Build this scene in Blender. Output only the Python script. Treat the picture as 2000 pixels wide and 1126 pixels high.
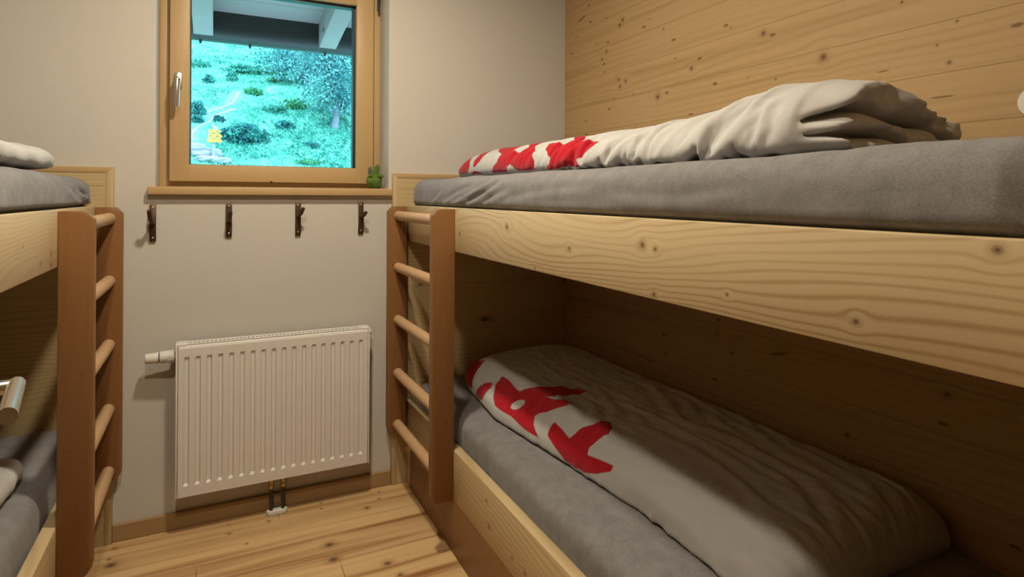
import bpy, bmesh, math, random
import numpy as np
from mathutils import Vector, Matrix
for o in list(bpy.data.objects): bpy.data.objects.remove(o)
SC = bpy.context.scene
COL = SC.collection
# ------------------------------------------------------------------ camera
H = 1.115                       # camera height
F, YAW, PIT, ROL = 1174.4, math.radians(26.245), math.radians(.075), math.radians(-.305)
cd = bpy.data.cameras.new('camera'); cam = bpy.data.objects.new('camera', cd); COL.objects.link(cam)
_f = Vector((math.sin(YAW)*math.cos(PIT), math.cos(YAW)*math.cos(PIT), math.sin(PIT)))
_r = Vector((math.cos(YAW), -math.sin(YAW), 0)); _d = _f.cross(_r)
RI = math.cos(ROL)*_r + math.sin(ROL)*_d; DN = -math.sin(ROL)*_r + math.cos(ROL)*_d
cam.matrix_world = Matrix(((RI.x, -DN.x, -_f.x, 0), (RI.y, -DN.y, -_f.y, 0), (RI.z, -DN.z, -_f.z, H), (0, 0, 0, 1)))
cd.sensor_fit = 'HORIZONTAL'; cd.sensor_width = 36; cd.lens = F/2000*36
cd.shift_x = 0; cd.shift_y = -(563-381)/2000; cd.clip_start = .01; cd.clip_end = 500
SC.camera = cam
# ------------------------------------------------------------------ world, exposure
SC.view_settings.view_transform = 'Standard'; SC.view_settings.look = 'None'
SC.view_settings.exposure = 0; SC.view_settings.gamma = 1; SC.view_settings.use_curve_mapping = False
W = bpy.data.worlds.new('sky'); SC.world = W; W.use_nodes = True
W.node_tree.nodes['Background'].inputs[0].default_value = (.42, .74, 1.0, 1)
W.node_tree.nodes['Background'].inputs[1].default_value = 5.0
sd = bpy.data.lights.new('sun', 'SUN'); sd.energy = 3; sd.angle = .03; sd.color = (.5, .8, 1.0)
sun = bpy.data.objects.new('sun', sd); COL.objects.link(sun); sun.rotation_euler = (math.radians(38), math.radians(28), 0)
LAMP_L, LAMP_C = 790, (1.0, .868, .655)      # room lamp
FILL_L = 560  # strength of the added fill lamp

ALB = .84                       # overall reflectance level of the painted and wooden surfaces
# ------------------------------------------------------------------ node helpers
class S:
    """a node socket with arithmetic"""
    nt = None
    def __init__(s, k): s.k = k
    @staticmethod
    def m(op, a, b=None, c=None, clamp=False):
        n = S.nt.nodes.new('ShaderNodeMath'); n.operation = op; n.use_clamp = clamp
        for i, x in enumerate((a, b, c)):
            if x is None: continue
            if isinstance(x, S): S.nt.links.new(x.k, n.inputs[i])
            else: n.inputs[i].default_value = x
        return S(n.outputs[0])
    def __add__(a, b): return S.m('ADD', a, b)
    def __radd__(a, b): return S.m('ADD', a, b)
    def __sub__(a, b): return S.m('SUBTRACT', a, b)
    def __rsub__(a, b): return S.m('SUBTRACT', b, a)
    def __mul__(a, b): return S.m('MULTIPLY', a, b)
    def __rmul__(a, b): return S.m('MULTIPLY', a, b)
    def __truediv__(a, b): return S.m('DIVIDE', a, b)
def new_mat(name):
    m = bpy.data.materials.new(name); m.use_nodes = True; S.nt = m.node_tree
    b = S.nt.nodes['Principled BSDF']
    return m, b
def link(a, b): S.nt.links.new(a.k if isinstance(a, S) else a, b)
def node(t, **kw):
    n = S.nt.nodes.new(t)
    for k, v in kw.items(): setattr(n, k, v)
    return n
def objco(): return node('ShaderNodeTexCoord').outputs['Object']
def combine(x, y, z):
    n = node('ShaderNodeCombineXYZ')
    for i, v in enumerate((x, y, z)):
        if isinstance(v, S): link(v, n.inputs[i])
        else: n.inputs[i].default_value = v
    return n.outputs[0]
def noise(vec, scale=1, detail=2, rough=.5, dist=0):
    n = node('ShaderNodeTexNoise'); link(vec, n.inputs['Vector'])
    n.inputs['Scale'].default_value = scale; n.inputs['Detail'].default_value = detail
    n.inputs['Roughness'].default_value = rough; n.inputs['Distortion'].default_value = dist
    return S(n.outputs[0])
def mixc(f, a, b, mode='MIX'):
    n = node('ShaderNodeMix', data_type='RGBA', blend_type=mode)
    if isinstance(f, S): link(f, n.inputs[0])
    else: n.inputs[0].default_value = f
    for x, i in ((a, 6), (b, 7)):
        if isinstance(x, tuple): n.inputs[i].default_value = (*x, 1)
        else: link(x, n.inputs[i])
    return n.outputs[2]
def sstep(x, lo, hi, a=0, b=1):
    n = node('ShaderNodeMapRange', interpolation_type='SMOOTHSTEP')
    link(x, n.inputs[0])
    for i, v in enumerate((lo, hi, a, b)): n.inputs[1+i].default_value = v
    return S(n.outputs[0])
def bump(h, strength, dist=.002):
    n = node('ShaderNodeBump'); n.inputs['Strength'].default_value = strength; n.inputs['Distance'].default_value = dist
    link(h, n.inputs['Height']); return n.outputs[0]
def simple(name, col, rough=.6, metal=0, bumps=0, bscale=200, var=0, vscale=8, spec=.5):
    if not metal: col = tuple(c*ALB for c in col)
    m, b = new_mat(name); b.inputs['Roughness'].default_value = rough; b.inputs['Metallic'].default_value = metal
    b.inputs['Specular IOR Level'].default_value = spec
    oc = objco()
    if var:
        n = noise(oc, vscale, 3)
        link(mixc(n, tuple(c*(1-var) for c in col), tuple(min(1, c*(1+var)) for c in col)), b.inputs['Base Color'])
    else: b.inputs['Base Color'].default_value = (*col, 1)
    if bumps: link(bump(noise(oc, bscale, 3), bumps), b.inputs['Normal'])
    return m
def wood(name, light, dark, knotc=(.09, .04, .015), grain='y', across='z', board=0, boff=0, seam=.0, knots=(), gashes=(),
         freq=55, warp=1.0, contrast=1.0, rnd=0, tone=.12, rough=.55, fibre=.5, seed=0., spec=.35, speck=0, streak=.0, wavy=.16, sharp=2.2):
    """knots: (g, a, radius); gashes: (g, a, length, width, tilt)"""
    light = tuple(c*ALB for c in light); dark = tuple(c*ALB for c in dark)
    m, b = new_mat(name); b.inputs['Roughness'].default_value = rough; b.inputs['Specular IOR Level'].default_value = spec
    sep = node('ShaderNodeSeparateXYZ'); link(objco(), sep.inputs[0])
    ax = {'x': S(sep.outputs[0]), 'y': S(sep.outputs[1]), 'z': S(sep.outputs[2])}
    g, a0 = ax[grain], ax[across]
    c = ax[({'x', 'y', 'z'}-{grain, across}).pop()]
    bid = None; a = a0
    if board:
        t = (a0 + boff)/board
        bid = S.m('FLOOR', t); fr = t - bid
        wn = node('ShaderNodeTexWhiteNoise', noise_dimensions='1D'); link(bid + seed, wn.inputs['W'])
        rv = S(wn.outputs[0])
        gs = g + rv*7.3
    else: gs = g + seed; rv = None
    # low, long waves of the year rings
    big = noise(combine(gs*.55, a*3.0, c*2.0 + seed), 1.6, 1.5)
    f = a + (big - .5)*wavy*warp + c*.25
    kmask = None; ring = None
    def addm(m0, x): return x if m0 is None else S.m('MAXIMUM', m0, x)
    for (kg, ka, kr) in knots:
        v = node('ShaderNodeCombineXYZ'); link((g - kg)*(1/(kr*1.15)), v.inputs[0]); link((a0 - ka)*(1/kr), v.inputs[1])
        ln = node('ShaderNodeVectorMath', operation='LENGTH'); link(v.outputs[0], ln.inputs[0]); d = S(ln.outputs['Value'])
        e = S.m('EXPONENT', d*d*-.11)
        f = f - (a0 - ka)*e*.92
        k = sstep(d, .55, 1.0, .62, 0); k = S.m('MAXIMUM', k, sstep(d, .25, .5, 1, 0)); kmask = addm(kmask, k)
        h = sstep(d, .9, 2.2, .3, 0); ring = addm(ring, h)
    if rnd:
        vo = node('ShaderNodeTexVoronoi', voronoi_dimensions='2D'); vo.inputs['Scale'].default_value = 1
        cv = combine(gs*(rnd*.45), a*rnd*1.0, 0); link(cv, vo.inputs['Vector'])
        d = S(vo.outputs['Distance']); sc_ = node('ShaderNodeSeparateColor'); link(vo.outputs['Color'], sc_.inputs[0])
        rr = S(sc_.outputs[0])*.07 + .02
        on = sstep(S(sc_.outputs[1]), .45, .5, 0, 1)
        k = sstep(d/rr, .7, 1.1, 1, 0)*on; kmask = addm(kmask, k)
        h = sstep(d/rr, 1.0, 2.8, .4, 0)*on; ring = addm(ring, h)
        f = f + S.m('EXPONENT', (d/rr)*(d/rr)*-.12)*on*.02
    if speck:
        vo = node('ShaderNodeTexVoronoi', voronoi_dimensions='2D'); vo.inputs['Scale'].default_value = 1
        link(combine(gs*speck*.5, a*speck*1.2, 3.3), vo.inputs['Vector'])
        d = S(vo.outputs['Distance']); sc_ = node('ShaderNodeSeparateColor'); link(vo.outputs['Color'], sc_.inputs[0])
        k = sstep(d, .03, .065, .8, 0)*sstep(S(sc_.outputs[1]), .62, .66, 0, 1); kmask = addm(kmask, k)
    for (kg, ka, L, wd, tl) in gashes:
        dg = g - kg; da = a0 - ka - dg*tl
        v = node('ShaderNodeCombineXYZ'); link(dg*(2/L), v.inputs[0]); link(da*(2/wd), v.inputs[1])
        ln = node('ShaderNodeVectorMath', operation='LENGTH'); link(v.outputs[0], ln.inputs[0])
        k = sstep(S(ln.outputs['Value']), .5, 1.1, .75, 0); kmask = addm(kmask, k)
    fine = noise(combine(gs*2.2, a*14, c*14 + seed), 1, 2)
    ph = f*freq*2*math.pi + (fine - .5)*2.2
    w = S.m('SINE', ph)*.5 + .5
    w = S.m('POWER', w, sharp)
    fade = noise(combine(gs*.8, a*5, c*3 + 4.), 1.5, 1)
    w = w*sstep(fade, .3, .7, .25, 1.)
    fib = noise(combine(gs*9, a*260, c*260), 1, 2, .6)
    amt = w*(.55*contrast) + (fib - .5)*fibre
    if streak:
        st = noise(combine(gs*.9, a*26, c*26 + 9.), 1, 2, .55)
        amt = amt + sstep(st, .5, .75, 0, streak)
    if rv is not None: amt = amt + (rv - .5)*tone*2
    amt = S.m('ADD', amt, 0., clamp=True)
    col = mixc(amt, light, dark)
    if ring is not None: col = mixc(ring, col, tuple(d*.75 for d in dark))
    if kmask is not None: col = mixc(kmask*.85, col, knotc)
    if board and seam:
        s1 = S.m('MINIMUM', fr, 1 - fr)*board
        sm = sstep(s1, seam*.4, seam, 1, 0)
        col = mixc(sm*.5, col, tuple(d*.3 for d in dark))
        hgt = amt*-.15 - sm*2
    else: hgt = amt*-.3
    link(col, b.inputs['Base Color']); link(bump(hgt, .25, .0015), b.inputs['Normal'])
    return m

# ------------------------------------------------------------------ mesh helpers
def link_obj(name, me, mat=None, parent=None):
    o = bpy.data.objects.new(name, me); COL.objects.link(o)
    if mat: me.materials.append(mat)
    if parent: o.parent = parent; o.matrix_parent_inverse = Matrix.Translation(parent.location).inverted()
    return o
def tag(o, label=None, cat=None, group=None, kind=None):
    for k, v in (('label', label), ('category', cat), ('group', group), ('kind', kind)):
        if v: o[k] = v
    return o
def empty(name, loc, label, cat, group=None):
    o = bpy.data.objects.new(name, None); COL.objects.link(o); o.location = loc; o.empty_display_size = .1
    return tag(o, label, cat, group)
class MB:
    def __init__(s): s.bm = bmesh.new()
    def box(s, x0, x1, y0, y1, z0, z1, bev=0, seg=2):
        r = bmesh.ops.create_cube(s.bm, size=1); vs = r['verts']
        for v in vs: v.co = Vector(((x0+x1)/2 + v.co.x*(x1-x0), (y0+y1)/2 + v.co.y*(y1-y0), (z0+z1)/2 + v.co.z*(z1-z0)))
        if bev:
            es = list({e for v in vs for e in v.link_edges})
            bmesh.ops.bevel(s.bm, geom=es, offset=bev, segments=seg, profile=.5, affect='EDGES')
        return s
    def prism(s, pts, axis, lo, hi, bev=0):
        """pts: 2-d outline in the other two axes (in xyz order); extruded lo..hi along axis"""
        def mk(p, h):
            q = list(p); q.insert('xyz'.index(axis), h); return s.bm.verts.new(q)
        A = [mk(p, lo) for p in pts]; B = [mk(p, hi) for p in pts]; n = len(pts); fs = []
        fs.append(s.bm.faces.new(A)); fs.append(s.bm.faces.new(B[::-1]))
        for i in range(n): fs.append(s.bm.faces.new((A[i], A[(i+1) % n], B[(i+1) % n], B[i])))
        bmesh.ops.recalc_face_normals(s.bm, faces=fs)
        if bev:
            es = list({e for f in fs for e in f.edges})
            bmesh.ops.bevel(s.bm, geom=es, offset=bev, segments=2, profile=.5, affect='EDGES')
        return s
    def tube(s, pts, rad, n=16, cap=True):
        pts = [Vector(p) for p in pts]; rad = rad if isinstance(rad, (list, tuple)) else [rad]*len(pts)
        rings = []; up = None
        for i, p in enumerate(pts):
            t = (pts[min(i+1, len(pts)-1)] - pts[max(i-1, 0)]).normalized()
            if up is None: up = t.orthogonal().normalized()
            up = (up - t*up.dot(t)).normalized(); sd_ = t.cross(up)
            rings.append([s.bm.verts.new(p + (up*math.cos(k*2*math.pi/n) + sd_*math.sin(k*2*math.pi/n))*rad[i]) for k in range(n)])
        fs = []
        for a, b in zip(rings, rings[1:]):
            for k in range(n): fs.append(s.bm.faces.new((a[k], a[(k+1) % n], b[(k+1) % n], b[k])))
        if cap: fs.append(s.bm.faces.new(rings[0][::-1])); fs.append(s.bm.faces.new(rings[-1]))
        bmesh.ops.recalc_face_normals(s.bm, faces=fs)
        return s
    def lathe(s, org, axis, prof, n=24):
        """prof: (distance along axis, radius)"""
        org = Vector(org); ax = Vector(axis).normalized(); u = ax.orthogonal().normalized(); v = ax.cross(u); rings = []
        for h, r in prof:
            rings.append([s.bm.verts.new(org + ax*h + (u*math.cos(k*2*math.pi/n) + v*math.sin(k*2*math.pi/n))*max(r, 1e-4)) for k in range(n)])
        fs = []
        for a, b in zip(rings, rings[1:]):
            for k in range(n): fs.append(s.bm.faces.new((a[k], a[(k+1) % n], b[(k+1) % n], b[k])))
        fs.append(s.bm.faces.new(rings[0][::-1])); fs.append(s.bm.faces.new(rings[-1]))
        bmesh.ops.recalc_face_normals(s.bm, faces=fs)
        return s
    def build(s, name, mat, parent=None, smooth=35):
        me = bpy.data.meshes.new(name); s.bm.to_mesh(me); s.bm.free()
        if smooth: me.shade_auto(smooth) if hasattr(me, 'shade_auto') else smooth_by_angle(me, smooth)
        return link_obj(name, me, mat, parent)
def smooth_by_angle(me, deg):
    bm = bmesh.new(); bm.from_mesh(me); c = math.radians(deg)
    for f in bm.faces: f.smooth = True
    for e in bm.edges:
        if len(e.link_faces) == 2 and e.calc_face_angle(0) > c: e.smooth = False
    bm.to_mesh(me); bm.free()
def np_mesh(name, V, Fq, mat, parent=None, smooth=True, attrs=None):
    me = bpy.data.meshes.new(name); me.from_pydata(np.asarray(V, float).tolist(), [], [list(map(int, f)) for f in Fq]); me.update()
    if smooth: me.polygons.foreach_set('use_smooth', [True]*len(me.polygons))
    for k, v in (attrs or {}).items():
        a = me.attributes.new(k, 'FLOAT', 'POINT'); a.data.foreach_set('value', np.asarray(v, np.float32))
    return link_obj(name, me, mat, parent)

#==NUMPY-BEGIN
def _hash(i, j, k):
    n = (i*374761393 + j*668265263 + k*1274126177) & 0xffffffff
    n = ((n ^ (n >> 13))*1103515245) & 0xffffffff
    return ((n ^ (n >> 16)) & 0xffff)/65535.0
def vnoise(P):
    P = np.asarray(P, float); I = np.floor(P).astype(np.int64); f = P - I; f = f*f*f*(f*(f*6-15)+10)
    out = 0
    for dx in (0, 1):
        for dy in (0, 1):
            for dz in (0, 1):
                w = (f[..., 0] if dx else 1-f[..., 0])*(f[..., 1] if dy else 1-f[..., 1])*(f[..., 2] if dz else 1-f[..., 2])
                out = out + w*_hash(I[..., 0]+dx, I[..., 1]+dy, I[..., 2]+dz)
    return out*2-1
def fbm(P, o=3):
    P = np.asarray(P, float); r = 0; a = 1.
    for i in range(o): r = r + a*vnoise(P*2**i + 17.3*i); a *= .5
    return r
def ridged(P, o=2):
    P = np.asarray(P, float); r = 0; a = 1.
    for i in range(o): r = r + a*(1-2*np.abs(vnoise(P*2**i + 31.7*i))); a *= .5
    return r
def smooth01(x): x = np.clip(x, 0, 1); return x*x*(3-2*x)
def section(xf, xb, z0, h, n, hc=.3, p=2.6, q=2.4, prof=None):
    ph = np.linspace(-math.pi/3, 2*math.pi-math.pi/3, 721)
    c, s = np.cos(ph), np.sin(ph)
    xi = -np.sign(c)*np.abs(c)**(2/p)
    up = s > 0
    sz = np.where(up, np.abs(s)**(2/q), -np.abs(s)**(2/5.))
    x = (xf+xb)/2 + xi*(xb-xf)/2
    z = z0 + h*hc + np.where(up, sz*h*(1-hc), sz*h*hc)
    if prof is not None:
        m = prof(xi); z = z0 + (z-z0)*np.where(up, m, 1*m)
    L = np.concatenate([[0], np.cumsum(np.hypot(np.diff(x), np.diff(z)))])
    t = np.linspace(0, L[-1], n, endpoint=False)
    return np.stack([np.interp(t, L, x), np.interp(t, L, z)], 1), t
def loft_normals(P):
    dj = np.roll(P, -1, 1) - np.roll(P, 1, 1)
    di = np.gradient(P, axis=0)
    n = np.cross(di, dj); l = np.linalg.norm(n, axis=-1, keepdims=True); n = n/np.maximum(l, 1e-9)
    return n
def loft_faces(M, N):
    i = np.arange(M-1)[:, None]; j = np.arange(N)[None]
    a = i*N + j; b = i*N + (j+1) % N
    F4 = np.stack([a, b, b+N, a+N], -1).reshape(-1, 4).tolist()
    F4.append(list(range(N))[::-1]); F4.append([(M-1)*N + k for k in range(N)])
    return F4
def polydist(Y, V, pts):
    """distance, signed side and arc fraction to a polyline"""
    best = np.full(Y.shape, 1e9); sg = np.zeros(Y.shape); tt = np.zeros(Y.shape)
    pts = np.array(pts, float); seg = np.hypot(*(pts[1:]-pts[:-1]).T); L = seg.sum(); acc = 0
    for (a, b), l in zip(zip(pts[:-1], pts[1:]), seg):
        d = (b-a)/l; u = np.clip((Y-a[0])*d[0] + (V-a[1])*d[1], 0, l)
        ex = Y-a[0]-d[0]*u; ey = V-a[1]-d[1]*u; r = np.hypot(ex, ey)
        k = r < best; best = np.where(k, r, best); sg = np.where(k, np.sign(d[0]*(V-a[1]) - d[1]*(Y-a[0])), sg); tt = np.where(k, (acc+u)/L, tt); acc += l
    return best, sg, tt
def smooth_line(pts, n=6):
    pts = np.array(pts, float); out = []
    P = np.vstack([2*pts[0]-pts[1], pts, 2*pts[-1]-pts[-2]])
    for i in range(1, len(P)-2):
        for t in np.linspace(0, 1, n, endpoint=False):
            out.append(.5*(2*P[i] + (P[i+1]-P[i-1])*t + (2*P[i-1]-5*P[i]+4*P[i+1]-P[i+2])*t*t + (3*P[i]-P[i-1]-3*P[i+1]+P[i+2])*t**3))
    out.append(pts[-1]); return np.array(out)
def crease(Y, V, pts, amp, w, kind='step', sm=True):
    w = w*.7
    pts = smooth_line(pts, 5) if sm and len(pts) > 2 else np.array(pts, float)
    d, s, t = polydist(Y, V, pts); fade = np.clip(np.sin(np.pi*np.clip(t, .02, .98))*1.6, 0, 1)
    if kind == 'step': q = s*d/w; p = q*np.exp(-.5*q*q)*1.65
    elif kind == 'ridge': p = np.exp(-(d/w)**2)
    else: p = -np.exp(-(d/w))
    return amp*fade*p
def sdf_poly(Y, V, pts):
    pts = np.array(pts, float); ins = np.zeros(Y.shape, bool); best = np.full(Y.shape, 1e9)
    for a, b in zip(pts, np.roll(pts, -1, 0)):
        ab = b-a; t = np.clip(((Y-a[0])*ab[0] + (V-a[1])*ab[1])/max(ab@ab, 1e-12), 0, 1)
        best = np.minimum(best, np.hypot(Y-a[0]-ab[0]*t, V-a[1]-ab[1]*t))
        c = ((a[1] > V) != (b[1] > V)) & (Y < (b[0]-a[0])*(V-a[1])/((b[1]-a[1]) or 1e-12) + a[0]); ins ^= c
    return np.where(ins, best, -best)
def relax_cloth(B, U0, ex, pin, it=140, k=.03, bend=.05, lim=.03, om=.16):
    """let a cover that is larger than its filling buckle into folds: B base surface, U0 first offsets,
    ex = excess of cloth along rows, columns and the two diagonals (arrays), pin = how free each point is"""
    n = loft_normals(B); X = B + U0; M = len(B); dirs = ((1, 0), (0, 1), (1, 1), (1, -1)); links = []
    for (di, dj), e in zip(dirs, ex):
        d = np.roll(B, -dj, 1)[di:] - B[:M-di]
        links.append((di, dj, np.linalg.norm(d, axis=-1)*(1+e[:M-di])))
    p3 = pin[..., None]
    for _ in range(it):
        D = np.zeros_like(X)
        for di, dj, r in links:
            d = np.roll(X, -dj, 1)[di:] - X[:M-di]; l = np.linalg.norm(d, axis=-1)
            c = d*(.5*(1-r/np.maximum(l, 1e-6)))[..., None]
            D[:M-di] += c; D[di:] -= np.roll(c, dj, 1)
        X = X + D*(om*2)*p3
        U = X - B; L = np.zeros_like(U)
        L[1:-1] = (U[2:] + U[:-2])*.5 - U[1:-1]; L = L + (np.roll(U, 1, 1) + np.roll(U, -1, 1))*.5 - U
        U = U + bend*L*p3
        h = (U*n).sum(-1); h2 = np.clip(h*(1-k), -lim*.8, lim); X = B + U + n*(h2-h)[..., None]
    return X
def smooth_grid(P, a, b):
    P = P.copy()
    for _ in range(max(a, b)):
        if _ < a: P[1:-1] = P[1:-1]*.5 + (P[2:] + P[:-2])*.25
        if _ < b: P = P*.5 + (np.roll(P, 1, 1) + np.roll(P, -1, 1))*.25
    return P
def relax_multi(B, U0, ex, pin, step, coarse, fine, fscale=.4):
    """large folds on a coarse grid, then small ones on the full grid"""
    M, N = B.shape[:2]; ri = np.unique(np.round(np.linspace(0, M-1, (M-1)//step+1)).astype(int)); cj = np.arange(0, N, step)
    sub = lambda A: A[ri][:, cj]
    Xc = relax_cloth(sub(B), sub(U0), [sub(e) for e in ex], sub(pin), *coarse)
    Uc = Xc - sub(B)
    up = np.stack([np.stack([np.interp(np.arange(M), ri, Uc[:, j, c]) for j in range(len(cj))], 1) for c in range(3)], -1)
    xp = np.concatenate([cj, [N]])
    U = np.stack([np.stack([np.interp(np.arange(N), xp, np.append(up[i, :, c], up[i, 0, c])) for i in range(M)], 0) for c in range(3)], -1)
    U = smooth_grid(U, step+1, step+1) + (U0 - smooth_grid(U0, step, step))
    return relax_cloth(B, U, [e*fscale for e in ex], pin, *fine)
# --- upper duvet of the right bunk: thick, folded, open fold at its near end
UZ = 1.178
def upper_duvet_base(M=301, N=222, CAP=46):
    ys = np.concatenate([2.235 - .09*(1-np.cos(np.linspace(0, np.pi/2, 24))), np.linspace(2.14, .665, M-24)])
    ky = [.6, .75, .88, 1.0, 1.13, 1.35, 1.55, 1.8, 2.0, 2.13, 2.2, 2.24]
    kh = [.152, .148, .126, .114, .108, .108, .113, .117, .119, .108, .082, .03]
    kf = [.825, .82, .82, .82, .822, .83, .83, .83, .835, .84, .85, .88]
    kb = [1.372, 1.372, 1.37, 1.36, 1.35, 1.35, 1.35, 1.34, 1.34, 1.33, 1.32, 1.28]
    rows = []; vv = []
    for y in ys:
        h = np.interp(y, ky, kh); xf = np.interp(y, ky, kf); xb = np.interp(y, ky, kb)
        k = smooth01((1.5-y)/.8)
        prof = lambda xi: np.interp(xi, [-1, -.75, -.55, -.25, .05, .31, .78, 1], [1-.08*k, 1-.01*k, 1, 1-.02*k, 1-.20*k, 1-.30*k, 1-.22*k-.05, 1+.1*k-.1])
        sct, t = section(xf, xb, UZ, h, N, prof=prof, q=2.3)
        yy = np.full(N, y) + .075*smooth01((1.2-y)/.6)*np.clip((sct[:, 0]-.83)/.5, 0, 1)
        rows.append(np.stack([sct[:, 0], yy, sct[:, 1]], 1)); vv.append(t)
    P = smooth_grid(np.array(rows), 16, 10); T = np.array(vv)
    last = P[-1]; cen = np.array([1.04, 0, 1.222]); cap = []
    cen[1] = .665 + .075*(1.04-.83)/.5*.9
    for k in np.linspace(1, 0.02, CAP)[1:]:
        q = cen + (last-cen)*k; cap.append(q)
    return P, T, np.array(cap)
# --- lower duvet of the right bunk: spread flat
LZ = .398
def lower_duvet_base(M=322, N=261):
    u = np.linspace(0, 1, M); e = .12
    ys = 2.245 - (2.245-.70)*u
    rows = []; vv = []
    for y in ys:
        far = np.clip((2.245-y)/.26, 0, 1); near = np.clip((y-.70)/.10, 0, 1)
        rf = math.sqrt(max(0, 1-(1-far)**2.2)); rn = math.sqrt(max(0, 1-(1-near)**2))
        h = .118*(.25+.75*rf**.8)*(.35+.65*rn)
        xf = np.interp(y, [.6, .84, 1.09, 1.37, 1.73, 2.05, 2.3], [.855, .848, .858, .835, .80, .835, .86]) + .11*(1-rf)
        xb = 1.372 - .08*(1-rf) - .03*(1-rn)
        sct, t = section(xf, xb, LZ, h, N, hc=.32, p=3.0, q=2.6, prof=lambda xi: np.interp(xi, [-1, -.6, 0, .7, 1], [.82, .93, 1, 1.05, 1.0]))
        rows.append(np.stack([sct[:, 0], np.full(N, y), sct[:, 1]], 1)); vv.append(t)
    return smooth_grid(np.array(rows), 6, 3), np.array(vv)
def hill(x, y):
    """height of the slope above the camera's level"""
    b = np.where(y > 18, .9 + .44*(y-18), .9 - .20*(18-y))
    b = np.maximum(b, -1.7)
    n = fbm(np.stack([x*.13, y*.13, x*0+2.], -1), 3)*.55*smooth01((y-8)/6)
    return b + n
#==NUMPY-END
#==DATA-BEGIN
# outlines of the print and fold lines as (length along bed, distance around the duvet), in metres
RED_UP = [[(2.2009, 0.1132), (2.191, 0.1235), (2.1574, 0.1513), (2.1294, 0.1739), (2.1186, 0.1938), (2.0671, 0.1546), (2.0438, 0.1314), (2.0669, 0.1049), (2.1567, 0.1011)], [(2.0064, 0.1282), (2.0157, 0.1514), (2.0192, 0.1723), (2.0491, 0.2127), (2.0011, 0.2455), (1.9652, 0.1898), (1.9549, 0.1478), (1.9891, 0.1275)], [(2.0449, 0.0999), (1.9968, 0.1128), (1.9487, 0.106), (1.9207, 0.0968)], [(1.8434, 0.0985), (1.8195, 0.1211), (1.7909, 0.1356), (1.7929, 0.1528), (1.7935, 0.1686), (1.8804, 0.1975), (1.985, 0.2556), (1.9423, 0.2711), (1.8247, 0.2671), (1.7766, 0.2777), (1.7232, 0.2785), (1.6857, 0.274), (1.6376, 0.2746), (1.5682, 0.2756), (1.5895, 0.2753), (1.6376, 0.2696), (1.5842, 0.2122), (1.5881, 0.1889), (1.5539, 0.1609), (1.5293, 0.1284), (1.5243, 0.1029), (1.5825, 0.1034), (1.6406, 0.1036), (1.6678, 0.1196), (1.6919, 0.1298), (1.7043, 0.1171), (1.7178, 0.0985), (1.7857, 0.0973)], [(1.4575, 0.1016), (1.4392, 0.1173), (1.4227, 0.1249), (1.4418, 0.1374), (1.4799, 0.1596), (1.5052, 0.1785), (1.5429, 0.2216), (1.4529, 0.1895), (1.3854, 0.1908), (1.4987, 0.2805), (1.4613, 0.2751), (1.4292, 0.2799), (1.3651, 0.2692), (1.39, 0.2475), (1.324, 0.1749), (1.2742, 0.1829), (1.2297, 0.1883), (1.2318, 0.1572), (1.259, 0.1397), (1.2979, 0.1219), (1.2762, 0.1026), (1.3333, 0.1014), (1.3896, 0.1026)]]
HOLE_UP = [[(1.7264, 0.179), (1.7659, 0.2323), (1.6982, 0.2315), (1.6544, 0.1938), (1.6537, 0.175), (1.6931, 0.1756)]]
CREASE_UP = [([(0.8582, 0.0962), (0.8571, 0.1215), (0.8457, 0.1463), (0.8364, 0.1714), (0.8283, 0.1892)], 0.03, 0.03, 'step'), ([(0.7965, 0.1013), (0.7682, 0.1271), (0.7465, 0.1505), (0.7214, 0.1698)], 0.008, 0.018, 'step'), ([(0.7218, 0.1225), (0.7111, 0.1342), (0.6964, 0.1488)], 0.011, 0.016, 'step'), ([(0.6597, 0.1324), (0.6599, 0.1548), (0.6634, 0.199), (0.675, 0.2874)], 0.012, 0.022, 'step'), ([(0.6624, 0.094), (0.6597, 0.1437), (0.6607, 0.1714)], 0.01, 0.014, 'step')]
RED_LOW = [[(2.1487, 0.1031), (2.168, 0.1161), (2.1824, 0.1324), (2.1824, 0.1596), (2.0862, 0.2205), (2.0445, 0.1903), (2.0099, 0.1544), (1.9758, 0.1202), (2.0661, 0.1057)], [(1.9398, 0.1113), (1.9197, 0.1387), (1.8961, 0.1672), (1.8609, 0.1854), (1.84, 0.1714), (1.8432, 0.1442), (1.8548, 0.1219), (1.8953, 0.111)], [(1.7705, 0.1558), (1.8385, 0.1892), (1.8714, 0.2247), (1.8083, 0.2299), (1.7102, 0.2256), (1.6939, 0.2748), (1.6456, 0.3168), (1.5961, 0.3563), (1.5504, 0.3642), (1.5606, 0.3193), (1.6055, 0.2467), (1.4998, 0.2788), (1.5189, 0.2265), (1.5481, 0.1736), (1.5251, 0.1485), (1.4804, 0.1242), (1.5632, 0.127), (1.6343, 0.1403), (1.6938, 0.1408), (1.7358, 0.1453)], [(1.4683, 0.1835), (1.4245, 0.1753), (1.3692, 0.161), (1.3727, 0.2053), (1.3602, 0.2494), (1.3408, 0.2725), (1.3082, 0.2524), (1.2929, 0.228), (1.2948, 0.1959), (1.2942, 0.1651), (1.2813, 0.1469), (1.2295, 0.1521), (1.1913, 0.1548), (1.1878, 0.1412), (1.2317, 0.1196), (1.2776, 0.1063), (1.3526, 0.1044), (1.4047, 0.1253), (1.4489, 0.1432)]]
HOLE_LOW = [[(1.6342, 0.1967), (1.6267, 0.1876), (1.6243, 0.1772), (1.6277, 0.1679), (1.636, 0.161), (1.6467, 0.1579), (1.6572, 0.1589), (1.6656, 0.1639), (1.671, 0.1723), (1.673, 0.1825), (1.6712, 0.1928), (1.6653, 0.2005), (1.656, 0.2041), (1.6448, 0.2028)]]
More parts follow.
